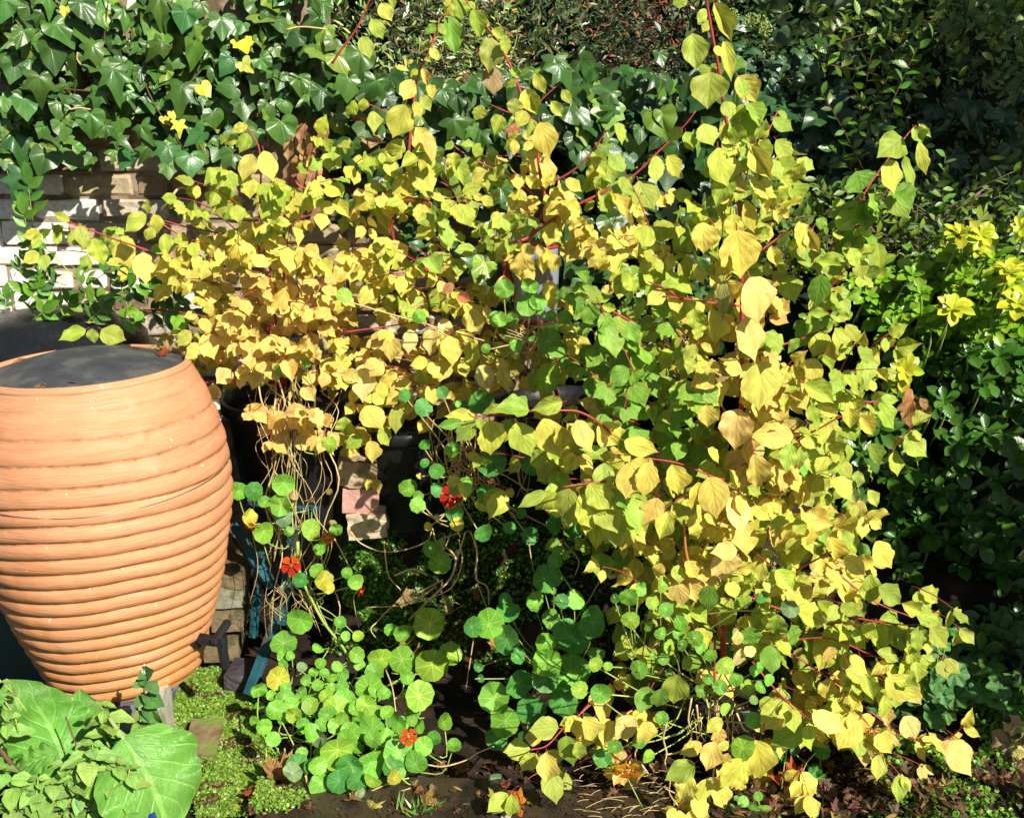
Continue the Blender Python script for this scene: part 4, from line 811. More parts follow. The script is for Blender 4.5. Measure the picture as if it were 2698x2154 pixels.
# low wall in the middle, covered by ivy
lw = empty('garden_wall', (.6, 4.0, 0), 'low garden wall buried under ivy in the middle', 'wall')
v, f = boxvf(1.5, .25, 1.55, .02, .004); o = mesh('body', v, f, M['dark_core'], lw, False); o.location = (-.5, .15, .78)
ivy2 = Plant('ivy', (.3, 3.9, 0), 'dark green ivy smothering the low wall behind the dogwoods', 'climbing plant', None, 'ivy')
for q in ((110, 400, 95), (200, 570, 90), (40, 560, 90), (70, 970, 110), (1350, 410, 90), (1500, 600, 70), (1690, 720, 75), (1680, 630, 70), (1500, 870, 90), (1950, 560, 75), (1350, 780, 80), (1170, 970, 75), (1880, 850, 65), (840, 840, 60), (1030, 1170, 60), (2010, 370, 60)):
    big = q[0] < 300
    p = atc('A2', q[0], q[1], 3.42 if big else 3.52); ivyleaf(ivy if False else ivy2, p, q[2]*1.9/2.39*mpp(p), IVG, R.uniform(-25, 25), .5, .3)
PM = [(690, 190), (760, 150), (900, 165), (1050, 170), (1150, 130), (1300, 150), (1420, 175), (1560, 120), (1600, 420), (1560, 760), (1200, 800), (980, 640), (900, 560), (700, 430)]
n = 0
while n < 900:
    x, y = R.uniform(680, 1620), R.uniform(110, 800)
    if not inpoly(x, y, PM) or noise.noise(Vector((x*.011, y*.011, 9))) < -.2: continue
    Y = 3.5+R.random()**1.3*.4; p = atc('D', x, y, Y); ivyleaf(ivy2, p, R.uniform(.05, .105), (.042, .10, .022) if R.random() < .85 else IVL); n += 1
for k in range(150):                                          # flat top of the wall
    p = Vector((R.uniform(-.6, 1.0), R.uniform(3.65, 4.3), 1.63+R.uniform(0, .09))); d = Vector((R.gauss(0, .6), -.8, -.2)); ivy2.leaf(pick('ivy'), p, d, Vector((0, -.3, 1))+rv(.3), R.uniform(.06, .1), jit((.036, .10, .03)))
ivy2.finish(300)

# ================================================================== hedge and shrubs at right
def core(name, x0, x1, y0, y1, z0, z1, root, amp=.12, seed=0, mat='dark_core'):  # dark lump that stands in for the shade inside a shrub
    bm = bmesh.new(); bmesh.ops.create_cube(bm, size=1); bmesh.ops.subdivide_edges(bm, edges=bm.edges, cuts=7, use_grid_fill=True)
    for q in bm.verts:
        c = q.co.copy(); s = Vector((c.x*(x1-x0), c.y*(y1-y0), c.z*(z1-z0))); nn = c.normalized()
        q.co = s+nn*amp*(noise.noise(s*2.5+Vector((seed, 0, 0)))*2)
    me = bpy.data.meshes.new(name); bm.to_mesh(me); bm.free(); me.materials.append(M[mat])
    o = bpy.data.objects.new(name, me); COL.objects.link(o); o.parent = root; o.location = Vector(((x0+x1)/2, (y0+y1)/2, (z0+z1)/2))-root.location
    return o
hd = Plant('evergreen_hedge', (1.9, 4.5, 0), 'tall dark small leaved evergreen hedge filling the upper right', 'hedge', None, 'small')
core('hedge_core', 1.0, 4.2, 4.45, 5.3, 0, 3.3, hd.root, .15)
PH = [(1480, -50), (2220, -50), (2220, 520), (1640, 480), (1560, 300)]
SMG = (.04, .10, .015)
def twigleaves(pl, p0, dv, n, L, col, tk='small', nrm=None, gap=.5, mk=None):
    pts = [p0+dv*(i*L*gap)+Vector((0, 0, -.02*L*i*i*.15)) for i in range(n+1)]; pl.twig([pts[0], pts[n//2], pts[-1]], .0018, .001, 2)
    for i, p in enumerate(pts):
        s = dv.cross(Vector((0, 1, .3))).normalized()*(1 if i % 2 else -1)
        d = s*.9+dv*.6+rv(.3); nn = (nrm or (SUN*.5+tocam(p)*.6+Vector((0, 0, .5))))+rv(.45)
        pl.leaf(pick(tk), p, d, nn, L*R.uniform(.7, 1.15), jit(col, .18))
n = 0
while n < 420:
    x, y = R.uniform(1480, 2220), R.uniform(-50, 520)
    if not inpoly(x, y, PH): continue
    Y = 4.05+R.random()*.45; p = atc('D', x, y, Y); dv = (Vector((R.gauss(0, .6), -.4, R.uniform(-.3, 1)))).normalized()
    twigleaves(hd, p, dv, R.randint(5, 9), R.uniform(.022, .036), SMG if R.random() < .8 else (.09, .17, .02)); n += 1
for (x, y, k, ang) in ((1700, 20, 9, 60), (1790, 80, 9, 80), (1850, 110, 8, 20), (2000, 20, 12, -30), (2060, 60, 12, 20), (2100, 90, 12, -10), (2030, 120, 10, 40), (2130, 150, 10, 0), (1990, 180, 10, -40), (2140, 220, 12, 20), (1830, 330, 14, 0), (1860, 300, 12, 10), (1800, 380, 10, -30), (1900, 420, 10, 50), (1850, 240, 9, 5), (1730, 110, 9, 50)):
    p = atc('D', x, y, 3.75+R.uniform(-.1, .1)); a = rad(ang); dv = Vector((math.sin(a), -.2, math.cos(a))).normalized()
    for j in range(3): twigleaves(hd, p+rv(.03), (dv+rv(.35)).normalized(), k, R.uniform(.036, .056), (.12, .22, .02) if y < 250 else (.08, .19, .02))
for k in range(420):
    p = Vector((R.uniform(.62, 1.3), R.uniform(4.25, 4.9), R.uniform(1.2, 3.0))); hd.leaf(pick('small'), p, rv(1), SUN*.5+tocam(p)*.5+rv(.5), R.uniform(.035, .06), jit((.035, .085, .015)))
hd.finish(300)
ivy3 = Plant('ivy', (1.3, 4.0, 0), 'sparse shaded ivy with pale flower heads climbing the dark hedge', 'climbing plant', None, 'ivy')
PI3 = [(1540, 40), (1750, 60), (1800, 250), (2156, 200), (2156, 420), (1700, 440), (1560, 350)]
n = 0
while n < 170:
    x, y = R.uniform(1480, 2180), R.uniform(30, 440)
    if not inpoly(x, y, PI3): continue
    p = atc('D', x, y, 3.95+R.random()*.3); ivyleaf(ivy3, p, R.uniform(.05, .085), (.035, .09, .035)); n += 1
for (x, y) in ((490, 140), (430, 130), (310, 100), (520, 190)):
    c = atc('A3', x, y, 3.85); pr = []
    for k in range(40):
        d = rv(1).normalized(); pr.append(tube([c, c+d*.02], .0008, .0008, 3, 1)); s = c+d*.022
        pr.append(tube([s-d*.003, s+d*.003], .003, .0018, 5, 1))
    v, f = joinvf(pr); tag(mesh('flower_head', v, f, M['green_stem'], ivy3.root, True, ivy3.loc), kind='stuff')
ivy3.finish(300)

# low mounded shrub with lime leaves
lo = Plant('euonymus_shrub', (1.25, 3.6, .2), 'low twiggy shrub with small lime leaves below the dark hedge', 'shrub', None, 'small')
PL_ = [(1560, 420), (1700, 390), (1800, 400), (1950, 420), (2180, 380), (2200, 620), (1950, 640), (1780, 560), (1600, 600)]
n = 0
while n < 330:
    x, y = R.uniform(1560, 2200), R.uniform(380, 640)
    if not inpoly(x, y, PL_): continue
    p = atc('D', x, y, 3.4+R.random()*.5-(y-400)*.0008); dv = Vector((R.gauss(0, .7), -.35, R.uniform(-.1, .8))).normalized()
    twigleaves(lo, p, dv, R.randint(4, 7), R.uniform(.03, .05), R.choice(((.10, .2, .02), (.14, .25, .03), (.05, .13, .02), (.2, .28, .03)))); n += 1
for k in range(26):
    p = atc('D', R.uniform(1600, 2000), R.uniform(520, 600), 3.5); lo.twig([p, p+Vector((R.uniform(-.1, .1), -.02, .08)), p+Vector((R.uniform(-.25, .25), -.02, R.uniform(.05, .25)))], .004, .002)
core('shrub_core', .75, 2.6, 3.55, 4.0, .1, 1.22, lo.root, .08, 4)
lo.finish(300, twmat=M['dark_twig'])

# choisya
ch = Plant('choisya_shrub', (1.5, 3.3, .05), 'glossy mexican orange shrub with yellow shoot tips at the right edge', 'shrub', None, 'glossy')
def rosette(pl, c, x, y, r, Y, col, axis=None, k=9):
    p = atc(c, x, y, Y); L = r/CROPS[c][2]*mpp(p)*1.15
    ax = (axis or (tocam(p)*.7+Vector((0, 0, .7))+rv(.25))).normalized(); e1 = ax.cross(Vector((.2, .3, 1))).normalized(); e2 = ax.cross(e1)
    for i in range(k):
        a = i*2.4+R.random()*.5; t = i/k; el = .95-.95*t+R.uniform(-.1, .1)
        d = (e1*math.cos(a)+e2*math.sin(a))*math.cos(el)+ax*math.sin(el); n = ax*math.cos(el)-(e1*math.cos(a)+e2*math.sin(a))*math.sin(el)
        pl.leaf(pick('glossy'), p, d, n+rv(.15), L*(.5+.5*t)*R.uniform(.85, 1.1), jit(col, .13), R.uniform(.9, 1.25), .3)
    pl.twig([p, p-ax*.06, p-ax*.1+Vector((0, .05, -.06))], .003, .003, 2)
CY, CG, CD = (.54, .58, .035), (.19, .38, .02), (.06, .16, .02)  # CD: leaf colour darkened for the shaded lower part of the shrub
for q in ((1400, 660, 130), (1700, 270, 140), (2060, 50, 130), (2110, 240, 150)): rosette(ch, 'B3', *q, 3.05, CY, k=13); rosette(ch, 'B3', q[0]+R.uniform(-60, 60), q[1]+R.uniform(20, 70), q[2]*.9, 3.1, (.38, .48, .03), k=9)
for q in ((1740, 1480, 140), (1880, 1480, 120), (2130, 1440, 100), (2050, 1700, 140), (1860, 1580, 80)): rosette(ch, 'A3', *q, 3.1, CY, k=13); rosette(ch, 'A3', q[0]+R.uniform(-80, 80), q[1]+R.uniform(20, 80), q[2]*.9, 3.15, (.36, .48, .03), k=9)
for q in ((1170, 190, 110), (1390, 290, 120), (1650, 120, 110), (810, 350, 110), (1250, 90, 110), (1500, 180, 110), (1850, 330, 120), (1560, 380, 110), (1960, 400, 120), (1340, 380, 100), (1080, 100, 100), (1770, 60, 120), (1450, 60, 100), (1900, 150, 120), (2000, 330, 120)): rosette(ch, 'B3', *q, 3.12+R.uniform(-.05, .08), CG, k=9)
PC1 = [(1790, 560), (2200, 520), (2200, 860), (1950, 800), (1850, 760)]
n = 0
while n < 95:
    x, y = R.uniform(1780, 2200), R.uniform(520, 860)
    if not inpoly(x, y, PC1): continue
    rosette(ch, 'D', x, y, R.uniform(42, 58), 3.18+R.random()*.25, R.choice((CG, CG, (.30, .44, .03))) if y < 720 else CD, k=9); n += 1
PC2 = [(1860, 780), (2200, 800), (2200, 1560), (2050, 1480), (1930, 1350), (1840, 1150), (1760, 1000)]
n = 0
while n < 190:
    x, y = R.uniform(1750, 2200), R.uniform(780, 1560)
    if not inpoly(x, y, PC2): continue
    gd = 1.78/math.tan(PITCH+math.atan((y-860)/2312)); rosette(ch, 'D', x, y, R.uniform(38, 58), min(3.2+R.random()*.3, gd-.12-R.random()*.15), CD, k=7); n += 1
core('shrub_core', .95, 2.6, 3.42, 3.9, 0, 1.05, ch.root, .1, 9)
ch.finish(300, twmat=M['green_stem'])
# withered leaves caught in the choisya
wd = Plant('withered_leaves', atc('B3', 1440, 880, 2.95), 'crumpled brown dead leaves caught below the yellow choisya tip', 'dead leaves', None, 'dogwood')
for (x, y, tx, ty, L) in ((1430, 770, 1430, 880, 1), (1450, 840, 1390, 960, 1), (1480, 850, 1560, 970, 1), (1430, 860, 1440, 1010, 1), (1500, 830, 1540, 900, 1), (1400, 880, 1350, 900, 1)):
    a = atc('B3', x, y, 2.95); b = atc('B3', tx, ty, 2.93); wd.leaf(pick('dogwood'), a, b-a, tocam(a)+rv(.5), (b-a).length*1.1, jit((.42, .22, .08)), .9)
wd.finish()

# tall laurel added out of view at right to shade the lower right corner
la = Plant('shade_laurel', (2.05, 2.15, 0), 'unseen tall laurel bush added right of the choisya for its shade', 'shrub', None, 'glossy')
for k in range(900):
    p = Vector((R.gauss(2.2, .26), R.gauss(2.15, .28), R.uniform(.3, 1.5))); p.x = max(p.x, 1.62)
    la.leaf(pick('glossy'), p, Vector((R.gauss(0, 1), R.gauss(0, 1), -.4)), Vector((0, -.3, 1))+rv(.4), R.uniform(.1, .15), jit((.05, .12, .02)), 1.2)
la.stem([(2.05, 2.15, 0), (2.07, 2.15, .6), (2.1, 2.2, 1.5)], .03, .01, M['brown_twig'], 'trunk')
la.finish(0)

tr = Plant('shade_tree', (2.95, 2.5, 0), 'unseen slender tree added outside the right edge to shade the hedge', 'tree', None, 'glossy')  # unseen tree, added to cast shade on the hedge
tr.stem([(2.95, 2.5, 0), (2.93, 2.5, 1.5), (2.85, 2.48, 3.1)], .045, .015, M['brown_twig'], 'trunk')
for k in range(1100):
    p = Vector((2.85, 2.5, 3.15))+rv(.27); p.x = max(p.x, 2.2)
    tr.leaf(pick('glossy'), p, Vector((R.gauss(0, 1), R.gauss(0, 1), -.4)), SUN+rv(.5), R.uniform(.09, .13), jit((.05, .12, .02)), 1.2)
tr.finish(0)

# ================================================================== far background
def bush(name, x, y, z, sx, sy, sz, n, col, label, L, cat='shrub', tk='needle', cols=None):
    pl = Plant(name, (x, y, 0), label, cat, None, 'small')
    for k in range(n):
        d = rv(1).normalized(); rr = R.uniform(.55, 1.05)
        p = Vector((x+d.x*sx*rr, y+d.y*sy*rr, z+d.z*sz*rr))
        cl = R.choice(cols) if cols else col
        pl.leaf(tk, p, d+rv(.7), SUN+d+rv(.6), R.uniform(*L), jit(cl, .3))
    pl.stem([(x, y, 0), (x+.05, y, z)], .06, .03, M['brown_twig'], 'trunk')
    pl.finish(0); return pl
bush('conifer', -1.0, 7.2, 1.7, 1.1, .6, 1.6, 14000, None, 'pale yellow green feathery conifer far behind the wall', (.03, .075), 'tree', cols=[(.3, .4, .12), (.38, .45, .16), (.2, .3, .08), (.3, .32, .14)])
bush('conifer', .15, 7.4, 1.6, .95, .6, 1.3, 14000, None, 'grey green conifer with brown patches beyond the ivy wall', (.03, .07), 'tree', cols=[(.1, .18, .07), (.15, .22, .09), (.3, .16, .08), (.06, .11, .05)])
bush('berry_shrub', 1.35, 7.0, 1.7, .95, .6, 1.3, 11000, None, 'dark shrub with rusty red leaves beyond the ivy wall', (.03, .065), 'shrub', cols=[(.04, .07, .03), (.08, .12, .05), (.38, .09, .04), (.05, .06, .03), (.2, .08, .05)])
fh = Plant('far_hedge', (0, 9.5, 0), 'tall dull green hedge closing the far end of the garden', 'hedge', None, 'small')
core('hedge_core', -8, 8, 9.3, 10.5, 0, 4.2, fh.root, .3, 2)
for k in range(7000):
    p = Vector((R.uniform(-6, 6), R.uniform(8.9, 9.4), R.uniform(.5, 4.3))); fh.leaf('small0', p, rv(1), Vector((.3, -1, .5))+rv(.5), R.uniform(.1, .18), jit((.06, .09, .03), .3))
fh.finish(0)

# ================================================================== jasmine at the wall
ja = Plant('jasmine', (-1.6, 3.4, 0), 'jasmine with slim pinnate green leaves against the white wall', 'climbing plant', None, 'small')
def pinn(c, x, y, Y, ang, k, L, col):
    p = atc(c, x, y, Y); a = rad(ang); dv = Vector((math.sin(a), R.uniform(-.4, .1), math.cos(a))).normalized(); s = dv.cross(Vector((0, 1, 0))).normalized()
    ja.twig([p, p+dv*k*L*.3, p+dv*k*L*.6], .0014, .001, 2)
    for i in range(1, k+1):
        q = p+dv*(i*L*.6)
        for sg in (-1, 1): ja.leaf(pick('jas'), q, s*sg+dv*.7+rv(.15), tocam(q)*.6+SUN*.6+rv(.35), L*R.uniform(.85, 1.15), jit(col, .2), R.uniform(.8, 1.2))
    ja.leaf(pick('jas'), p+dv*(k*L*.65), dv, tocam(p)+SUN*.5+rv(.3), L*1.3, jit(col))
for q in ((60, 500, 20), (90, 560, -40), (30, 580, 40), (140, 600, -70), (200, 590, 50), (250, 610, 70), (60, 640, 30), (170, 640, 80), (290, 590, -30), (320, 620, 60), (40, 520, 60), (110, 610, 10), (230, 640, -60), (350, 660, 40), (10, 660, 20), (100, 660, 60), (300, 660, 80), (360, 620, 20), (150, 560, 120), (70, 470, 10), (330, 690, 70), (380, 690, -40), (270, 650, -20), (130, 660, -60), (180, 680, 40), (240, 680, 80), (210, 560, 30), (310, 640, 10), (60, 680, 70)):
    pinn('D', q[0], q[1], 3.25+R.uniform(-.08, .15), q[2]+R.uniform(-15, 15), R.choice((2, 3, 3)), R.uniform(.035, .06), R.choice(((.09, .24, .03), (.06, .17, .02), (.14, .3, .03))))
ja.stem([atc('A1', 75, 1360, 3.35), atc('A1', 200, 1480, 3.35), atc('A1', 330, 1600, 3.35), atc('A1', 480, 1760, 3.35)], .0022, .002, M['green_stem'], 'stem')
ja.finish(300, twmat=M['green_stem'])

# ================================================================== NASTURTIUMS
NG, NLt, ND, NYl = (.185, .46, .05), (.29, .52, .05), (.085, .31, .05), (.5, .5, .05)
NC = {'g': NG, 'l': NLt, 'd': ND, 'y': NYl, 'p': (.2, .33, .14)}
def nast(pl, c, x, y, r, Y, col='g', root=None, tilt=.28):
    p = atc(c, x, y, Y); D = 2*r/CROPS[c][2]*mpp(p)*1.03
    n = tocam(p)*.65+SUN*.45+Vector((0, 0, .25))+rv(tilt); a = R.uniform(0, 6.3)
    d = Vector((math.cos(a), 0, math.sin(a)))
    pl.leaf(pick('nast'), p, d, n, D, jit(NC[col], .1), 1.0, .5)
    if root is not None:
        q = root+rv(.03); back = p-n.normalized()*D*.25
        pl.twig([p-n.normalized()*.001, back+Vector((0, .01, -D*.25)), back.lerp(q, .55)+rv(.025)+Vector((0, 0, -.02)), q], .0017, .0021, 3)
def flower(pl, c, x, y, r, Y, col, col2=None, axis=None):
    p = atc(c, x, y, Y); R_ = r/CROPS[c][2]*mpp(p); ax = (axis or (tocam(p)+SUN*.4+rv(.25))).normalized()
    e1 = ax.cross(Vector((0, .2, 1))).normalized(); e2 = ax.cross(e1)
    v, f = tube([p+ax*.004, p-ax*.012, p-ax*.03+Vector((0, 0, -.006))], .005, .0012, 8, 3); fl = mesh('flower', v, f, M['red_stem'] if col[1] < .1 else M['orange_stem'], pl.root, True, pl.loc)
    for i in range(5):
        a = i*2*math.pi/5+.3; ra = e1*math.cos(a)+e2*math.sin(a); d = ra+ax*R.uniform(.1, .45); n = ax-ra*.3+rv(.12)
        o = bpy.data.objects.new('petal', tmesh(pick('petal'), 'petal')); COL.objects.link(o); o.parent = fl
        o.matrix_basis = Matrix.Translation(-pl.loc)@frame(p, d, n, R_*1.1, 1.08); o.color = jit(col2 if (col2 and i > 2) else col, .08)
    pl.twig([p-ax*.01, p-ax*.03+Vector((0, .02, -.05)), p+Vector((R.uniform(-.05, .05), .05, -.14))], .0015, .0018, 3)
RED, ORR, ORG = (.62, .03, .01), (.68, .10, .01), (.72, .24, .01)
def dry(pl, pts, r=.0022, mat='straw', name='stem'): pl.stem(pts, r, r*.7, M[mat], name, 5, 4)

n1 = Plant('nasturtium', T1, 'nasturtium trailing from the left tub on straw coloured stems', 'plant', 'nasturtiums', 'nast')
rt = atc('C2', 440, 350, 3.0)
for q in ((1500, 1422, 60), (1785, 1368, 72), (1770, 1505, 72), (1660, 1672, 70), (1665, 1485, 38), (1560, 1585, 60, 'y'), (1965, 1665, 68, 'l'), (1815, 1672, 32), (2120, 1655, 42), (2075, 1125, 48, 'l'), (1925, 612, 30), (1760, 660, 40), (1810, 665, 40), (1600, 1420, 60, 'd'), (1790, 1590, 55, 'p')):
    nast(n1, 'B1', *q[:3], 2.86, q[3] if len(q) > 3 else 'g', atc('B1', 1900, 1600, 2.98) if q[1] > 1200 else atc('B1', 1850, 900, 3.0))
for q in ((570, 292, 60, 'y'), (605, 335, 38, 'y'), (770, 300, 50), (435, 528, 78), (335, 668, 76), (535, 235, 45), (550, 90, 45), (440, 290, 50, 'd'), (715, 250, 35), (675, 545, 37), (712, 628, 30), (785, 627, 36, 'l')):
    nast(n1, 'C2', *q[:3], 2.84, q[3] if len(q) > 3 else 'g', rt)
flower(n1, 'C2', 380, 205, 58, 2.83, RED, ORR); flower(n1, 'C2', 600, 35, 40, 2.85, ORG); flower(n1, 'C2', 800, 360, 36, 2.85, RED, axis=Vector((.8, -.3, -.3))); flower(n1, 'B1', 1585, 1640, 48, 2.85, ORG, axis=Vector((-.3, -.6, -.5)))
for k in range(26):
    x0 = R.uniform(535, 705); y0 = R.uniform(785, 830); L = R.choice((180, 260, 380, 460, 540)); x1 = x0+R.uniform(-50, 40); pts = []
    for i in range(7):
        t = i/6; w = (1-t)*.0
        pts.append(atc('D', x0+(630-x0)*t*.12+(x1-x0)*t*.8+R.uniform(-24, 24), y0+L*t-(18 if i == 1 else 0), 3.0-.07*min(1, t*3)+R.uniform(-.015, .015)-(.02 if i else -.08)))
    dry(n1, pts, R.choice((.0008, .0012, .0016, .0026)), R.choice(('straw', 'straw', 'green_stem')) if k % 5 == 0 else 'straw')
dry(n1, [atc('C2', x, y, 2.86) for x, y in ((420, 60), (430, 240), (500, 400), (580, 550), (690, 690), (745, 800))], .0052, 'green_stem', 'main_stem')
dry(n1, [atc('C2', x, y, 2.92) for x, y in ((640, 40), (690, 130), (760, 270), (790, 320))], .0022)
for k in range(16):
    p = atc('C2', R.uniform(250, 520), R.uniform(240, 420), 2.88); dry(n1, [p, p+Vector((R.uniform(-.04, .04), -.01, -.03)), p+Vector((R.uniform(-.06, .06), 0, -.09))], .0009)
for k in range(10):                                       # shrivelled leaves on the old stems
    p = atc('D', R.uniform(570, 700), R.uniform(830, 1150), 2.9); n1.leaf(pick('nast'), p, rv(1), tocam(p)+rv(.8), R.uniform(.02, .045), jit((.5, .38, .15), .15), .7)
n1.finish(300, twmat=M['green_stem'], twname='leaf_stalks')

n2 = Plant('nasturtium', atc('C2', 700, 1150, 2.62), 'bright green nasturtium spreading over the paving edge in front', 'plant', 'nasturtiums', 'nast')
def gY(y): return float(np.interp(y, [500, 700, 900, 1100, 1300, 1450, 1600], [2.92, 2.86, 2.72, 2.6, 2.46, 2.4, 2.36]))
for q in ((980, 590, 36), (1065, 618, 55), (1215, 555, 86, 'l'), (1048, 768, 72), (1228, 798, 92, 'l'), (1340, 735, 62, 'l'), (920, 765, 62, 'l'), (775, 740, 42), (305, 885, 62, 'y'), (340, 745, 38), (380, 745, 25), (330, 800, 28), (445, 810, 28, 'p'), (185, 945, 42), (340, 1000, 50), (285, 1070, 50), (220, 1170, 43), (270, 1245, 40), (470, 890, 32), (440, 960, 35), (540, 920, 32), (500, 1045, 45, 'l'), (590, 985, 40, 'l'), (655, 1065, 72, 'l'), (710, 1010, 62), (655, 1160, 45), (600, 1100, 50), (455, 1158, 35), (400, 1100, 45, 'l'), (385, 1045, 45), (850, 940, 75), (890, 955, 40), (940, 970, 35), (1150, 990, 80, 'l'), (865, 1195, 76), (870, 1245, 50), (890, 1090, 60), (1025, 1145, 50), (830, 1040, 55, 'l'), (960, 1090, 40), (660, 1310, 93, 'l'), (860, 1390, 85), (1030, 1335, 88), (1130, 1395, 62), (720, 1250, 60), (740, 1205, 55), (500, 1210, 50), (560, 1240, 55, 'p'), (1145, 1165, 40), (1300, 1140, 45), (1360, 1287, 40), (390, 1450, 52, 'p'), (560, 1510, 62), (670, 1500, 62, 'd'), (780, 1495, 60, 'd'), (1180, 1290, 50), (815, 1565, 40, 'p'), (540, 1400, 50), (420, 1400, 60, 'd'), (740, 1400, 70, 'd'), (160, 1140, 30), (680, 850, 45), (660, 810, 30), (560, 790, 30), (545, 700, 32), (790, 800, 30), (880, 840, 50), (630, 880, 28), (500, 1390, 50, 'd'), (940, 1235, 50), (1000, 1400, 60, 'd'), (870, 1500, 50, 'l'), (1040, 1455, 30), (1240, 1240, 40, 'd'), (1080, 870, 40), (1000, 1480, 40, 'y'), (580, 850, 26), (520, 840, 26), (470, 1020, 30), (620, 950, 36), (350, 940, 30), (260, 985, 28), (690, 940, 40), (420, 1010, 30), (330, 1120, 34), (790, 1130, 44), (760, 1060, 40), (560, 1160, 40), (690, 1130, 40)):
    nast(n2, 'C2', q[0], q[1], q[2]*1.12, gY(q[1])+R.uniform(-.02, .03), q[3] if len(q) > 3 else 'g', atc('C2', 700+(q[0]-700)*.75, q[1]+90, gY(q[1]+60)+.05), .3)
for k in range(40):
    x, y = R.uniform(180, 1150), R.uniform(850, 1330)
    nast(n2, 'C2', x, y, R.uniform(25, 45), gY(y)+.07, R.choice('gggd'), atc('C2', x, y+80, gY(y)+.1), .35)
flower(n2, 'C2', 1085, 1230, 52, 2.44, ORR, axis=Vector((.3, -.8, .2))); flower(n2, 'C2', 595, 1410, 30, 2.47, ORG)
for pts in ([(440, 1580), (500, 1640), (590, 1665), (720, 1640), (860, 1560), (1000, 1500), (1090, 1480)], [(470, 1440), (480, 1520), (540, 1600), (560, 1655)], [(600, 1540), (640, 1600), (740, 1570)], [(760, 1610), (900, 1590), (1000, 1570), (1100, 1540)], [(1200, 1400), (1300, 1410), (1440, 1370), (1500, 1330), (1600, 1290)], [(1010, 1190), (1120, 1230), (1200, 1330), (1290, 1390)], [(340, 1040), (470, 1100), (500, 1110)], [(185, 980), (180, 1120), (220, 1260), (235, 1350)], [(950, 830), (990, 940), (1010, 1080)], [(1050, 830), (1055, 950), (1000, 1010)], [(440, 1360), (470, 1480), (500, 1520)], [(1130, 850), (1070, 970), (1010, 1000)]):
    dry(n2, [atc('C2', x, y, gY(y)+.03) for x, y in pts], .0024, 'straw' if pts[0][1] > 1300 or pts[0][1] < 900 else 'green_stem')
n2.finish(300, twmat=M['green_stem'], twname='leaf_stalks')

n3 = Plant('nasturtium', atc('C3', 650, 900, 2.75), 'large leaved dark green nasturtium in the shade left of the right tub', 'plant', 'nasturtiums', 'nast')
rt = atc('C3', 620, 820, 2.85)
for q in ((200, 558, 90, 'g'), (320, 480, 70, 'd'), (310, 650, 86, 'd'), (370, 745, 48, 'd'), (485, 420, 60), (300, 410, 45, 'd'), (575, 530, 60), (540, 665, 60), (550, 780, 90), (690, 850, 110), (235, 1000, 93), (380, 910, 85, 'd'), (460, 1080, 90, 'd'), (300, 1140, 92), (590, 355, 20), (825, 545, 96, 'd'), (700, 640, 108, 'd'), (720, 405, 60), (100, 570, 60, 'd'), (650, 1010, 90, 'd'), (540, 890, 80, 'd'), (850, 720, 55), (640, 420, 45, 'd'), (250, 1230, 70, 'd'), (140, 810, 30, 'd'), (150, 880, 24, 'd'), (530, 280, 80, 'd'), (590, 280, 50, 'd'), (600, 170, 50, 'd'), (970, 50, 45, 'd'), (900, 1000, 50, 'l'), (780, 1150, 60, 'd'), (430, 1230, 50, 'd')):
    nast(n3, 'C3', *q[:3], 2.62+R.uniform(-.04, .1), q[3] if len(q) > 3 else 'g', rt, .22)
for pts in ([(440, 60), (455, 160), (470, 240)], [(60, 0), (20, 130), (-30, 290)], [(90, 0), (130, 110), (130, 290), (190, 460)], [(650, 60), (740, 170), (720, 260)], [(60, 960), (100, 700), (115, 600)], [(240, 1380), (215, 1440), (240, 1470)]): dry(n3, [atc('C3', x, y, 2.8) for x, y in pts], .002)
nast(n3, 'C3', 238, 1480, 46, 2.45, 'p', None)
n3.finish(300, twmat=M['green_stem'], twname='leaf_stalks')

n4 = Plant('nasturtium', T4, 'nasturtium and its orange flower scrambling through the right dogwood foot', 'plant', 'nasturtiums', 'nast')
rt = atc('C3', 1500, 1000, 2.55)
for q in ((1040, 390, 55), (1110, 345, 42), (1240, 320, 50, 'l'), (1185, 420, 45, 'l'), (1265, 470, 45), (1050, 530, 54, 'l'), (1165, 570, 33), (845, 798, 46, 'l'), (915, 808, 28, 'l'), (748, 948, 53, 'l'), (875, 970, 66), (1105, 830, 56), (1185, 745, 22), (1240, 1120, 40), (1620, 805, 56, 'l'), (1473, 953, 40), (1590, 932, 45), (1690, 885, 42), (1760, 930, 46, 'l'), (1840, 935, 40), (1530, 740, 40), (1355, 550, 45), (1365, 680, 35), (1440, 640, 50), (1790, 1135, 50), (1795, 1010, 28), (1625, 1070, 40, 'l'), (1725, 1300, 76, 'l'), (1155, 1350, 42, 'l'), (885, 1360, 55, 'd'), (2010, 460, 55, 'p'), (1800, 820, 45), (1520, 880, 34), (960, 1290, 45), (1100, 1260, 40), (1290, 690, 45, 'l'), (1240, 610, 40), (1340, 610, 36), (1480, 700, 42), (1250, 760, 36), (960, 400, 30, 'd'), (1840, 390, 40, 'd'), (1880, 890, 36)):
    nast(n4, 'C3', *q[:3], 2.27+R.uniform(-.02, .06), q[3] if len(q) > 3 else 'g', rt if q[1] > 600 else atc('C3', 1150, 700, 2.5), .25)
flower(n4, 'C3', 1030, 1430, 85, 2.22, ORG, (.75, .34, .02), Vector((.0, -.7, -.35)))
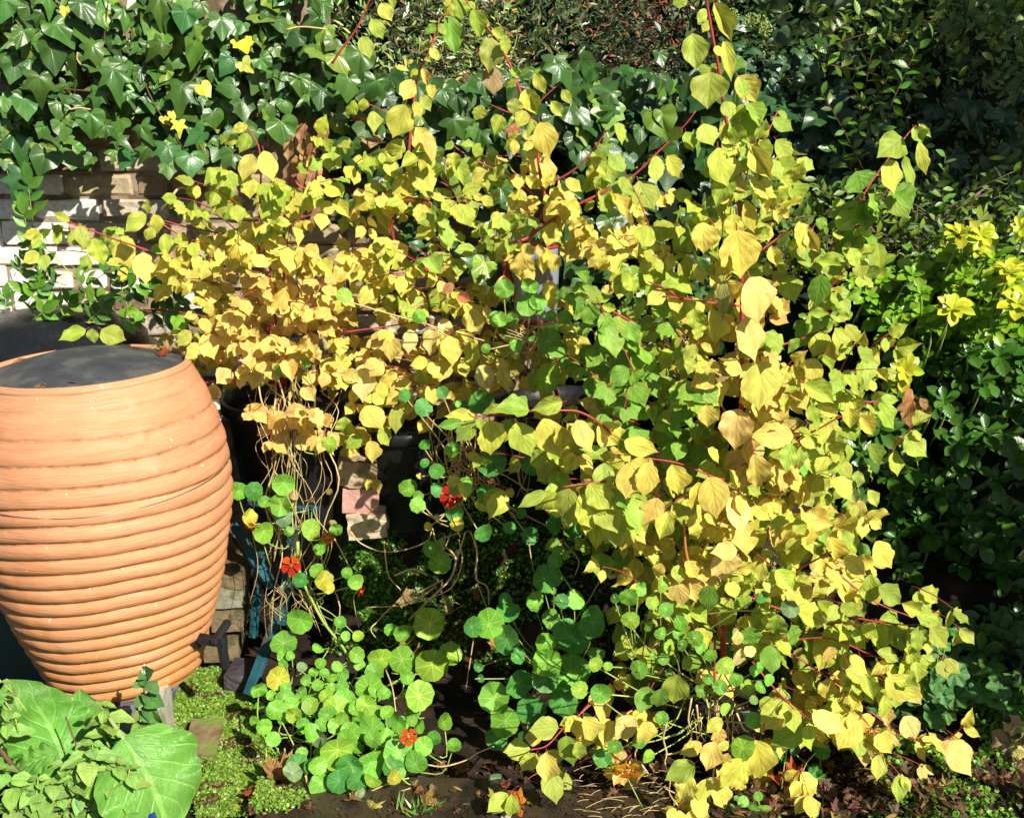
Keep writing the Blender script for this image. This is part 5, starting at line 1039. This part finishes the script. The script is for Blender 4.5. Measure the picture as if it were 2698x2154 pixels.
for pts in ([(1180, 700), (1240, 640)], [(1420, 1000), (1400, 1130), (1420, 1220), (1360, 1400)], [(1450, 1040), (1470, 1200), (1500, 1260)], [(1270, 1150), (1250, 1240), (1270, 1330), (1260, 1390), (1290, 1500), (1290, 1580), (1400, 1720)], [(1120, 1400), (1180, 1480), (1240, 1530), (1320, 1570)], [(1500, 980), (1530, 1100), (1520, 1200)], [(1690, 1090), (1730, 1180), (1760, 1200)], [(1530, 1620), (1500, 1500)], [(1260, 1340), (1350, 1320), (1420, 1240)], [(1090, 1380), (1080, 1330), (1110, 1270)], [(1560, 1400), (1550, 1480), (1580, 1530)]):
    dry(n4, [atc('C3', x, y, 2.33) for x, y in pts], .0026, 'straw')
for k in range(14):
    x = R.uniform(1400, 1760); y = R.uniform(1000, 1100); dry(n4, [atc('C3', x, y, 2.42), atc('C3', x+R.uniform(-30, 30), y+90, 2.4), atc('C3', x+R.uniform(-50, 50), y+R.uniform(140, 230), 2.42)], .0013)
n4.finish(300, twmat=M['green_stem'], twname='leaf_stalks')

n5 = Plant('nasturtium', T3, 'nasturtium with round leaves poking through the yellow dogwood centre', 'plant', 'nasturtiums', 'nast')
for q in ((1030, 143, 60), (1190, 135, 54), (1172, 248, 66), (1235, 225, 55), (1300, 475, 82), (1375, 530, 50), (1100, 500, 40), (1290, 705, 88, 'l'), (990, 340, 56), (1075, 330, 40), (1315, 315, 36), (1410, 325, 46), (488, 318, 43), (1200, 465, 25), (20, 190, 50, 'l'), (910, 520, 30), (1260, 290, 26)):
    nast(n5, 'B2', *q[:3], 2.84, q[3] if len(q) > 3 else 'g', atc('B2', 1150, 620, 3.0), .2)
for k in range(12):
    p = atc('B2', R.uniform(1050, 1300), R.uniform(400, 620), 2.88); dry(n5, [p, p+Vector((R.uniform(-.04, .04), -.01, .04)), p+Vector((R.uniform(-.1, .1), 0, .07))], .0014)
n5.finish(300, twmat=M['straw'], twname='leaf_stalks')

n6 = Plant('nasturtium', atc('B2', 800, 1300, 3.0), 'nasturtium with one scarlet flower tangled in the shady middle', 'plant', 'nasturtiums', 'nast')
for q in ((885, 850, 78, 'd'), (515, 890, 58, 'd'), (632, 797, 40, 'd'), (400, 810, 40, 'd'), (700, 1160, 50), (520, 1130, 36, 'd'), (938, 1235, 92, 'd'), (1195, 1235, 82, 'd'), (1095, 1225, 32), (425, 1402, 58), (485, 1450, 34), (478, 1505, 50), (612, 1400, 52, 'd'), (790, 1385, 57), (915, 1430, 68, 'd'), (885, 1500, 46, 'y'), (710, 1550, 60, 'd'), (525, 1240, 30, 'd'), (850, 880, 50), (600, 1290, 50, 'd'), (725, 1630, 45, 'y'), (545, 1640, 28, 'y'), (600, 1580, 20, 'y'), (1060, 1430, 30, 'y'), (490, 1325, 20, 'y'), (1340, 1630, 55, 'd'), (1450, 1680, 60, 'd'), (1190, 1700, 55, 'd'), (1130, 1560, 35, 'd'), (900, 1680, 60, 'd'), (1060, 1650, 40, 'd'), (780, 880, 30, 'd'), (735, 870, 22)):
    nast(n6, 'B2', *q[:3], 2.84+R.uniform(-.02, .06), q[3] if len(q) > 3 else 'g', atc('B2', 800, 1300, 3.0), .25)
for q in ((1225, 105, 50), (1278, 190, 70), (1283, 72, 24), (1385, 122, 18)): nast(n6, 'C2', *q, 2.88, 'g', atc('C2', 1330, 60, 3.0))
flower(n6, 'B2', 685, 1450, 70, 2.7, RED, (.55, .02, .008), Vector((.2, -.8, .35)))
for k in range(34):
    x0 = R.uniform(560, 1180); y0 = R.uniform(900, 1150); pts = []
    for i in range(5): pts.append(atc('B2', x0+R.uniform(-55, 55), y0+i*R.uniform(60, 130), 2.98+R.uniform(-.04, .03)))
    dry(n6, pts, R.choice((.0011, .0018, .0026)))
for pts in ([(740, 0), (800, 70), (930, 120), (1080, 105), (1200, 55), (1225, 0)], [(1390, 50), (1410, 170), (1370, 300), (1290, 370), (1060, 440), (830, 455)], [(1290, 290), (1160, 360), (1000, 440), (900, 540), (860, 590), (910, 660)], [(1290, 300), (1290, 380), (1400, 440)], [(1310, 90), (1370, 160), (1340, 280), (1200, 420), (1090, 530)], [(940, 60), (950, 170), (970, 270), (1040, 350)], [(1480, 60), (1500, 130), (1490, 280), (1560, 330), (1570, 440)], [(1200, 260), (1110, 225), (1000, 265)], [(1230, -20), (1260, 80), (1320, 130), (1390, 160)], [(1060, 440), (1150, 400), (1250, 330)]):
    dry(n6, [atc('C2', x, y, 2.94+R.uniform(-.02, .02)) for x, y in pts], R.choice((.0024, .0034, .004)))
n6.finish(300, twmat=M['straw'], twname='leaf_stalks')

n7 = Plant('nasturtium', atc('C3', 1750, 1680, 2.42), 'small nasturtium sprawling at the bottom edge right of centre', 'plant', 'nasturtiums', 'nast')
for q in ((1665, 1690, 48), (1850, 1690, 58), (1440, 1655, 36), (1820, 1590, 28), (1730, 1620, 34), (1780, 1640, 30), (1600, 1710, 40), (1920, 1710, 40), (1690, 1600, 16)): nast(n7, 'C3', *q, 2.32, 'g', atc('C3', 1760, 1720, 2.42), .25)
for q in ((835, 1315, 52, 'd'), (820, 1480, 46, 'd'), (850, 1500, 40, 'd'), (570, 1350, 40, 'd'), (620, 1380, 30, 'd'), (670, 1320, 26, 'd'), (800, 1440, 40, 'd'), (905, 1655, 14, 'y')): nast(n7, 'C4', *q[:3], 2.5, q[3], atc('C4', 800, 1560, 2.6), .25)
for pts in ([(400, 1640), (560, 1620), (700, 1550), (760, 1480)], [(440, 1650), (600, 1650), (730, 1630), (780, 1550)], [(590, 1600), (610, 1420), (630, 1300)], [(700, 1520), (740, 1400), (800, 1330)], [(790, 1560), (840, 1590), (860, 1680), (1000, 1710)]): dry(n7, [atc('C4', x, y, 2.4) for x, y in pts], .002, 'green_stem')
n7.finish(300, twmat=M['green_stem'], twname='leaf_stalks')

# ================================================================== bottom left: mint, broad leaves, blue pot
bp = atc('C1', 375, 1800, 2.05); bpz = .2
bpo = empty('glazed_pot', (bp.x, 2.06, -.075), 'cobalt blue glazed pot under the mint at bottom left', 'pot')
v, f = lathe([(.12, 0), (.17, .12), (.185, .2), (.195, .205), (.195, .222), (.18, .226), (.17, .21)], 48); mesh('body', v, f, M['blue_glaze'], bpo)
v, f = lathe([(.172, .2), (.08, .205), (.0005, .21)], 24); mesh('soil', v, f, M['soil'], bpo)
mi = Plant('mint', (bp.x, 2.02, .2), 'leafy mint with crinkled pale green leaves at bottom left', 'herb', None, 'mint')
def mintstem(pl, c, x, y, Y, ln, nodes, col, L, lean=None):
    tip = atc(c, x, y, Y); dv = (lean or Vector((R.gauss(0, .25), -.1, 1))).normalized(); bse = tip-dv*ln
    pl.stem([bse, bse.lerp(tip, .5)+rv(.006), tip], .0024, .0015, M['brown_twig'] if R.random() < .4 else M['green_stem'], 'stem', 5, 3)
    for i in range(nodes):
        p = tip-dv*(ln*.8*(i/nodes)**1.15); a0 = R.random()*.6+(i % 2)*math.pi/2
        Li = L*(.45+.55*min(1, i/2.2))*R.uniform(.85, 1.15)
        for s in (0, math.pi):
            a = a0+s; d = Vector((math.cos(a), math.sin(a)*.8, R.uniform(-.25, .35))); pl.leaf(pick('mint'), p, d, Vector((0, 0, 1))+tocam(p)*.4+rv(.22), Li, jit(col, .12), R.uniform(.85, 1.1))
MG = (.30, .50, .11)
for q in ((620, 1040, .1, 4), (615, 1130, .08, 3), (380, 1400, .1, 4), (430, 1470, .1, 4), (560, 1270, .1, 4), (230, 1480, .1, 4), (520, 1400, .08, 4), (640, 1420, .1, 4), (700, 1380, .1, 4), (590, 1540, .1, 4), (470, 1560, .1, 4), (340, 1570, .1, 4), (210, 1580, .1, 5), (70, 1560, .1, 4), (660, 1570, .1, 4), (720, 1520, .1, 4), (130, 1650, .1, 4), (280, 1660, .1, 4), (420, 1660, .1, 4), (560, 1650, .1, 4), (30, 1420, .1, 4), (50, 1110, .1, 3), (10, 900, .1, 2), (20, 1000, .1, 2), (760, 1590, .08, 3), (780, 1420, .1, 3), (160, 1540, .08, 4), (310, 1500, .08, 4), (50, 1680, .1, 4)):
    mintstem(mi, 'C1', q[0], q[1], 2.15 if q[1] > 1250 else 2.25, q[2], q[3], MG, R.uniform(.05, .068) if q[0] > 100 else .065)
mi.stem([atc('C1', 0, 1310, 2.2), atc('C1', 90, 1420, 2.18), atc('C1', 190, 1530, 2.16)], .006, .005, M['brown_twig'], 'old_stem')
mi.stem([atc('C1', 395, 1110, 2.28), atc('C1', 450, 1260, 2.25), atc('C1', 500, 1410, 2.2)], .0018, .0018, M['brown_twig'], 'old_stem')
mi.finish(300, twmat=M['green_stem'])
ms = Plant('mint', atc('C1', 790, 1400, 2.4), 'single upright mint stem with a pale flower tip before the butt', 'herb', None, 'mint')
P = [atc('C1', x, y, 2.36) for x, y in ((790, 1390), (845, 1240), (862, 1080), (866, 940), (868, 840))]; ms.stem(P, .0026, .0016, M['brown_twig'], 'stem')
for (x, y, tx, ty) in ((865, 850, 840, 880), (870, 850, 910, 840), (860, 900, 815, 925), (870, 910, 945, 940), (860, 880, 870, 920), (865, 990, 815, 1045), (870, 985, 970, 1040), (865, 970, 890, 1010), (860, 1060, 945, 1140), (858, 1080, 815, 1130), (862, 1050, 900, 1130), (855, 1150, 790, 1215), (858, 1150, 940, 1230), (850, 1140, 850, 1240), (870, 1130, 980, 1120)):
    a = atc('C1', x, y, 2.36); b = atc('C1', tx, ty, 2.33); ms.leaf(pick('mint'), a, b-a, tocam(a)*.5+SUN*.4+rv(.3), (b-a).length*1.1, jit((.1, .24, .06) if y < 1080 else (.2, .3, .05)), 1.1)
pr = []
c0 = atc('C1', 868, 828, 2.36)
for k in range(22): d = rv(1).normalized()*.009; d.z *= 1.7; pr.append(tube([c0+d*.3, c0+d], .003, .0015, 4, 1))
v, f = joinvf(pr); tag(mesh('flower_head', v, f, plain('mint_flower', (.6, .58, .55), .8, .2), ms.root, True, ms.loc), kind='stuff')
ms.finish()
br = Plant('broadleaf_plant', atc('C1', 620, 1500, 2.35), 'plant with huge veined bright green leaves at bottom left', 'plant', None, 'broad')
for (x, y, tx, ty, Y, dy, ws, tk, col) in ((740, 1240, 1160, 1800, 2.22, .1, 1.15, 'broad0', (.15, .36, .05)), (420, 1480, 260, 930, 2.32, -.06, 1.1, 'broad1', (.13, .33, .045)), (300, 1500, 60, 900, 2.36, -.02, 1.0, 'broad0', (.14, .33, .05)), (480, 1520, 500, 1010, 2.4, -.02, 1.0, 'broad1', (.12, .32, .045)), (690, 1160, 600, 1420, 2.3, .03, 1.2, 'broad1', (.06, .2, .03)), (340, 1330, 40, 1420, 2.22, .05, .8, 'broad1', (.13, .33, .05)), (760, 1700, 860, 1900, 2.1, .02, 1, 'broad0', (.14, .33, .05))):
    a = atc('C1', x, y, Y); b = atc('C1', tx, ty, Y-dy); br.leaf(tk, a, b-a, tocam(a)*.5+SUN*.4+Vector((0, 0, .3))+rv(.12), (b-a).length, jit(col, .05), ws)
for (x, y) in ((740, 1240), (420, 1480), (480, 1520)): br.stem([atc('C1', x, y, 2.3), atc('C1', 620, 1560, 2.35)], .004, .006, M['green_stem'], 'leaf_stalk')
br.finish()

# ================================================================== geum clump and heuchera at right
ge = Plant('geum_clump', atc('C4', 1480, 1150, 2.75), 'clump of scalloped dull green leaves right of the dogwood', 'plant', None, 'heuch')
for k in range(75):
    x = R.gauss(1560, 190); y = R.gauss(1040, 140)
    if y > 1330 or x < 1180: continue
    p = atc('C4', x, y, 2.62+R.uniform(-.05, .12)); ge.leaf(pick('heuch'), p, Vector((R.gauss(0, .7), -.5, R.gauss(-.2, .4))), tocam(p)*.4+Vector((0, 0, .7))+SUN*.3+rv(.3), R.uniform(.04, .075), jit(R.choice(((.09, .24, .06), (.07, .2, .05), (.13, .28, .07)))), 1)
    ge.twig([p, ge.loc.lerp(p, .5)+rv(.01), ge.loc+rv(.02)], .0016, .002, 2)
for (x, y) in ((1640, 850), (1800, 960), (1450, 940), (1230, 880), (1310, 1320), (1430, 1400), (1500, 740)):
    p = atc('C4', x, y, 2.6); ge.leaf(pick('heuch'), p, Vector((R.gauss(0, .5), -.4, -.3)), tocam(p)*.6+Vector((0, 0, .5))+rv(.2), .07 if y > 800 else .03, jit((.1, .26, .07)), 1)
ge.finish(300, twmat=M['green_stem'])
he = Plant('heuchera', atc('C4', 2060, 1450, 2.5), 'pinkish beige ruffled heuchera leaves at the lower right edge', 'plant', None, 'heuch')
for (x, y, r) in ((1980, 1290, 120), (2010, 1420, 110), (2060, 1200, 100), (1990, 1160, 60), (2090, 1330, 110), (2120, 1480, 90)):
    p = atc('C4', x, y, 2.45+R.uniform(-.03, .03)); he.leaf(pick('heuch'), p, Vector((R.gauss(0, .5), -.4, -.6)), tocam(p)*.7+Vector((0, 0, .3))+rv(.2), 2*r/2.282*mpp(p), jit(R.choice(((.5, .34, .19), (.4, .38, .14), (.48, .28, .18)))), 1)
    he.twig([p, he.loc+rv(.02)], .002, .002, 2)
for k in range(16):
    p = atc('C4', R.uniform(1850, 2080), R.uniform(1480, 1700), 2.45); he.leaf(pick('heuch'), p, Vector((R.gauss(0, .5), -.4, -.6)), Vector((0, -.3, 1))+rv(.3), R.uniform(.02, .035), jit((.2, .05, .05)), 1)
he.finish(300)

# ================================================================== ground cover
def cover(name, label, spots, n, L, cols, hz, dens=None):
    it = []
    for k in range(n):
        x0, y0, x1, y1 = R.choice(spots); sx, sy = R.uniform(x0, x1), R.uniform(y0, y1)
        p = hz(sx, sy)
        if p is None: continue
        if noise.noise(Vector((p.x*11, p.y*11, p.z*11+3))) < (-.3 if dens is None else dens): continue
        p = p+Vector((R.gauss(0, .003), R.gauss(0, .003), R.uniform(.006, .022)))
        it.append(('disc', frame(p, rv(1), Vector((0, -.25, 1))+rv(.45), R.uniform(*L)), jit(R.choice(cols[3:]) if len(cols) > 3 and noise.noise(Vector((p.x*16, p.y*16, 8))) > .22 and R.random() < .6 else R.choice(cols[:3]), .2)))
    o = massmesh(name, it, M['moss'], None, (0, 0, 0)); tag(o, label, 'ground cover', None, 'stuff'); return o
PCV = [(1160, 860), (1290, 840), (1480, 900), (1490, 1010), (1560, 1240), (1650, 1400), (1600, 1560), (1830, 1600), (1760, 1665), (1500, 1690), (1420, 1760), (1200, 1760), (1180, 1560), (1260, 1480), (1120, 1260), (1010, 1180), (1010, 1000), (1040, 920)]
def hz1(sx, sy):
    zx, zy = sx*2.282+R.gauss(0, 16), (sy-1400)*2.282+R.gauss(0, 16)
    if not inpoly(zx, zy, PCV): return None
    q = atz(sx, sy, .0); zz = bed_z(q.x, q.y)
    if q.y < 2.47 and q.x > -.66: zz = max(zz, .024)
    return atz(sx, sy, zz)
tag(cover('creeping_ground_cover', 'bright green creeping ground cover between butt and paving', [(430, 1750, 810, 2160)], 60000, (.006, .0105), [(.19, .34, .04), (.26, .38, .055), (.13, .24, .03), (.13, .055, .03), (.1, .05, .03)], hz1, -.62))
def bedpt(sx, sy):
    for Y in np.arange(2.6, 3.6, .01):
        p = at(sx, sy, float(Y))
        if p.z < bed_z(p.x, p.y)+.004: return p
    return None
def hz2(sx, sy):
    return bedpt(sx, sy)
tag(cover('moss_carpet', 'dark mossy carpet of tiny leaves on the shaded bank', [(860, 1340, 1420, 1760), (880, 1380, 1150, 1700), (1300, 1250, 2050, 1800), (1100, 1150, 1900, 1500)], 20000, (.008, .014), [(.09, .22, .02), (.06, .16, .02), (.13, .28, .03)], hz2))
def hz3(sx, sy):
    q = atz(sx, sy, .08); return Vector((q.x, q.y, bed_z(q.x, q.y)))
tag(cover('moss_patch', 'patch of small green weeds on the soil at lower right', [(2440, 2040, 2640, 2154), (1950, 2100, 2250, 2160), (2560, 1800, 2698, 2000), (2300, 1960, 2698, 2154)], 8000, (.008, .014), [(.18, .33, .03), (.12, .26, .03)], hz3))
# brown dry stems lying in the ground cover
pr = []
for k in range(900):
    x, y = R.uniform(1010, 1800), R.uniform(860, 1700)
    if not inpoly(x, y, PCV): continue
    sx, sy = cv('C1', x, y); p = atz(sx, sy, .0)
    if noise.noise(Vector((p.x*11, p.y*11, 3))) > -.02: continue
    p.z = bed_z(p.x, p.y)+.004; pr.append(tube([p, p+Vector((R.gauss(0, .008), R.gauss(0, .008), .006)), p+Vector((R.gauss(0, .016), R.gauss(0, .016), .004))], .0007, .0007, 3, 2))
v, f = joinvf(pr); tag(mesh('dry_stems', v, f, plain('maroon_stem', (.13, .045, .045), .7, .2), None), 'maroon dried stems matted among the creeping ground cover', 'dry stems', None, 'stuff')

# ================================================================== fallen leaves
def fallen(c, x, y, r, col, label, tk=None, z=.028, tilt=.35, group='fallen leaves on the ground', ground=True, Y=None):
    p = atz(*cv(c, x, y), z) if Y is None else atc(c, x, y, Y)
    k = tk or pick('dead'); o = bpy.data.objects.new('fallen_leaf', tmesh(k, 'dogwood' if k.startswith(('dog', 'lance', 'jas')) else 'dead')); COL.objects.link(o)
    a = R.uniform(0, 6.3); n = Vector((0, -.2, 1))+rv(tilt) if Y is None else tocam(p)+rv(tilt)
    o.matrix_basis = frame(p, Vector((math.cos(a), math.sin(a), .1)), n, 2*r/CROPS[c][2]*mpp(p)*1.05); o.color = jit(col, .08); tag(o, label, 'leaf', group); return o
BRN, TAN, RUS, CRM = (.4, .22, .09), (.5, .36, .14), (.4, .11, .03), (.55, .48, .33)
fallen('C2', 320, 1490, 95, BRN, 'curled brown maple leaf beside the green nasturtium and moss')
fallen('C2', 870, 1660, 80, (.6, .5, .1), 'folded yellow leaf on the dark paving below the nasturtium', 'dead1')
fallen('C2', 1760, 1640, 95, (.55, .16, .02), 'orange maple leaf lying on the paving at the bottom centre', 'dead3', tilt=.15)
fallen('C2', 1650, 1690, 75, CRM, 'cream faded leaf next to the orange maple leaf', 'dead1', tilt=.2, z=.036)
fallen('C2', 170, 1560, 50, RUS, 'small reddish brown leaf on the creeping ground cover')
fallen('C2', 1180, 1640, 60, (.42, .26, .06), 'ragged tan leaf by the grass tuft on the paving')
fallen('C2', 1040, 1650, 55, (.3, .1, .05), 'narrow reddish leaf left of the grass tuft', 'lance1')
fallen('C2', 740, 1610, 50, BRN, 'brown leaf under the straw stems at the paving edge')
fallen('C2', 310, 1385, 45, TAN, 'tan leaf half hidden beneath the nasturtium patch')
fallen('C2', 1260, 1385, 45, (.3, .13, .06), 'dull brown leaf at the corner of the paving slab')
fallen('C2', 1430, 1420, 50, (.28, .1, .04), 'rusty leaf at the back edge of the paving', 'dead3', tilt=.15)
fallen('C2', 1605, 1610, 40, (.5, .35, .05), 'small mustard leaf left of the orange maple leaf', 'dead0')
fallen('C4', 700, 1530, 100, RUS, 'rust coloured maple leaf on the soil right of the tub', 'dead0')
fallen('C4', 950, 1650, 46, TAN, 'beige leaf lying in the dark right of the tub', 'dead1')
fallen('C4', 1105, 1660, 30, TAN, 'tiny beige leaf lying alone in the dark soil', 'dead1')
fallen('C4', 640, 1640, 60, BRN, 'brown leaf litter piece under the green sprawling stems')
for (c, x, y, r, col, lab, Y) in (('C2', 1360, 470, 66, TAN, 'folded tan leaf caught on stems over the moss bank, lower right of the pair', 2.94), ('C2', 1050, 385, 55, TAN, 'folded tan leaf caught on stems over the moss bank, upper left of the pair', 2.94),
        ('C2', 1505, 370, 38, (.4, .2, .06), 'orange brown scrap of leaf hanging on a thin dry stem', 2.94), ('C2', 1605, 705, 48, (.5, .28, .1), 'tan curled leaf beneath the large dark nasturtium leaf', 2.8), ('C2', 1050, 685, 60, (.5, .36, .1), 'yellow brown leaf behind the round nasturtium leaves on the bank', 2.92), ('C2', 1140, 720, 48, TAN, 'shrivelled pale leaf between two round nasturtium leaves', 2.86),
        ('A2', 670, 1510, 65, (.55, .42, .25), 'pale dried star shaped leaf lodged on the old wall', 3.4), ('A2', 1330, 500, 60, (.48, .26, .14), 'brown leaf resting on the ivy top, left of the pair', 3.9), ('A2', 1550, 500, 90, (.34, .15, .08), 'large brown leaf resting on the ivy top, right of the pair', 3.9), ('A2', 810, 540, 50, (.38, .2, .12), 'small brown leaf caught on ivy left of the tall shoot', 3.9), ('A2', 660, 1180, 60, (.4, .24, .12), 'curled brown leaf hanging in the shade behind the dogwood', 3.35), ('A2', 230, 900, 80, (.42, .27, .14), 'dry brown leaf hanging below the big ivy leaf', 3.4), ('A2', 120, 760, 70, (.3, .17, .09), 'dark brown leaf hanging in the ivy shade', 3.42)):
    fallen(c, x, y, r, col, lab, Y=Y, tilt=.5, group='dead leaves caught in the plants')
# litter on the lid of the butt
bpy.context.view_layer.update()
BM = butt.matrix_world.copy()
for i, (a, r, L, col, tk, lab) in enumerate(((.15, .2, .035, RUS, 'dead2', 'brown curled scrap in the right corner of the butt lid'), (.45, .215, .045, BRN, 'dead0', 'dry leaf wedged inside the right rim of the butt'), (.9, .2, .05, (.4, .38, .08), 'lance2', 'olive narrow leaf on the far right of the butt lid'), (-.35, .19, .04, (.45, .42, .12), 'jas1', 'yellow green slip of leaf near the right of the butt lid'), (-.1, .175, .045, (.3, .13, .06), 'lance0', 'thin brown leaf lying on the right of the butt lid'), (-1.4, .225, .05, (.35, .14, .07), 'lance1', 'brown leaf on the front rim of the butt lid'), (-1.75, .225, .04, BRN, 'dead1', 'crumpled leaf on the front left of the butt lid'), (2.0, .2, .05, BRN, 'lance3', 'brown leaf at the far edge of the butt lid'), (2.7, .19, .045, (.4, .2, .1), 'jas3', 'pale brown leaf at the far left of the butt lid'))):
    p = BM@Vector((r*math.cos(a), r*math.sin(a), .899-.05*(r-.12)*2+.004)); o = bpy.data.objects.new('fallen_leaf', tmesh(tk, 'dogwood' if not tk.startswith('dead') else 'dead')); COL.objects.link(o)
    q = R.uniform(0, 6.3); o.matrix_basis = frame(p, Vector((math.cos(q), math.sin(q), .05)), Vector((0, 0, 1))+rv(.2), L); o.color = jit(col, .08); tag(o, lab, 'leaf', 'leaf litter on the butt lid')
for i, (x, y, L, col, lab) in enumerate(((400, 310, .035, (.5, .5, .08), 'yellow leaf lying on the black bin lid'), (600, 350, .03, (.45, .42, .1), 'small olive leaf on the bin lid near its right side'), (90, 430, .05, (.4, .42, .15), 'narrow pale leaf on the front rim of the bin lid'), (160, 380, .04, BRN, 'brown scrap of leaf on the left of the bin lid'))):
    p = atz(*cv('B1', x, y), bc.z+(.066 if y < 360 else .03)); o = bpy.data.objects.new('fallen_leaf', tmesh(('dogwood1', 'dogwood3', 'lance1', 'dead2')[i], 'dogwood' if i < 3 else 'dead')); COL.objects.link(o)
    o.matrix_basis = frame(p, Vector((R.uniform(-1, 1), -.5, 0)), Vector((0, -.2, 1))+rv(.2), L); o.color = jit(col, .08); tag(o, lab, 'leaf', 'leaf litter on the bin lid')
# grass tuft on the paving
gt = Plant('grass_tuft', atz(*cv('C2', 1130, 1690), .02), 'small green grass tuft in the paving joint at the bottom', 'grass', None, 'small')
for k in range(26):
    p = gt.loc+Vector((R.gauss(0, .02), R.gauss(0, .012), 0)); d = Vector((R.gauss(0, .7), R.gauss(0, .4), .8)); gt.leaf('needle', p, d, tocam(p)+rv(.3), R.uniform(.03, .06), jit((.12, .25, .04)), .5)
gt.finish()
# scattered twigs on the slabs
pr = []
for k in range(70):
    p = atz(*cv('C3', R.uniform(700, 1450), R.uniform(1430, 1720)), .028); a = R.uniform(-.7, .7)+.3; L = R.uniform(.02, .07)
    pr.append(tube([p, p+Vector((math.cos(a)*L*.5, math.sin(a)*L*.5, .003)), p+Vector((math.cos(a)*L, math.sin(a)*L, .001))], .0009, .0007, 4, 2))
v, f = joinvf(pr); tag(mesh('dry_needles', v, f, M['straw'], None), 'pale dry needles and stalks scattered on the wet paving', 'litter', None, 'stuff')

# leaf litter and grit over the soil and paving
it = []
def scrap(sx, sy, L, z=None):
    q = atz(sx, sy, .0)
    zz = max(bed_z(q.x, q.y), .026 if (q.y < 2.45 and -1.5 < q.x < 1.35) else -1) if z is None else z
    q = atz(sx, sy, zz)
    it.append((R.choice(('lance0', 'lance1', 'lance2', 'dead0', 'dead2', 'dogwood2', 'dogwood5', 'dogwood11')), frame(q+Vector((0, 0, .004)), Vector((R.gauss(0, 1), R.gauss(0, 1), .1)), Vector((0, 0, 1))+rv(.4), L), jit(R.choice(((.12, .07, .04), (.18, .11, .05), (.08, .05, .03), (.3, .2, .09), (.1, .05, .03))), .25)))
for k in range(420): scrap(R.uniform(2150, 2698), R.uniform(1700, 2154), R.uniform(.012, .036))
for k in range(260): scrap(R.uniform(680, 2300), R.gauss(2040, 35), R.uniform(.012, .035))
for k in range(200): scrap(R.uniform(680, 2300), R.uniform(2020, 2154), R.uniform(.006, .016))
for k in range(300): scrap(R.uniform(1850, 2500), R.uniform(1980, 2154), R.uniform(.012, .04))
for k in range(350):
    p = bedpt(R.uniform(1250, 2250), R.uniform(1600, 2000))
    if p: it.append((R.choice(('lance1', 'dead0', 'dogwood5')), frame(p, rv(1), Vector((0, -.6, 1))+rv(.4), R.uniform(.015, .04)), jit((.12, .07, .035), .3)))
tag(massmesh('leaf_litter', it, lmat('dogwood', 'attr'), None, (0, 0, 0)), 'brown crumbled leaf litter scattered over the soil and paving', 'litter', None, 'stuff')
pr = []
for k in range(1500):
    sx, sy = R.uniform(640, 2698), R.uniform(1950, 2154)
    q = atz(sx, sy, 0); zz = max(bed_z(q.x, q.y), .026 if (q.y < 2.45 and -1.5 < q.x < 1.35) else -1); q = atz(sx, sy, zz)
    r = R.choice((.0012, .002, .003)); v, f = boxvf(r*2, r*1.6, r*1.4, r*.3, r*.15); a = Vector((q.x, q.y, zz+r*.5)); pr.append(([p+a for p in v], f))
v, f = joinvf(pr); tag(mesh('grit', v, f, M['soil'], None), 'dark grit and crumbs of soil on the wet paving', 'grit', None, 'stuff')
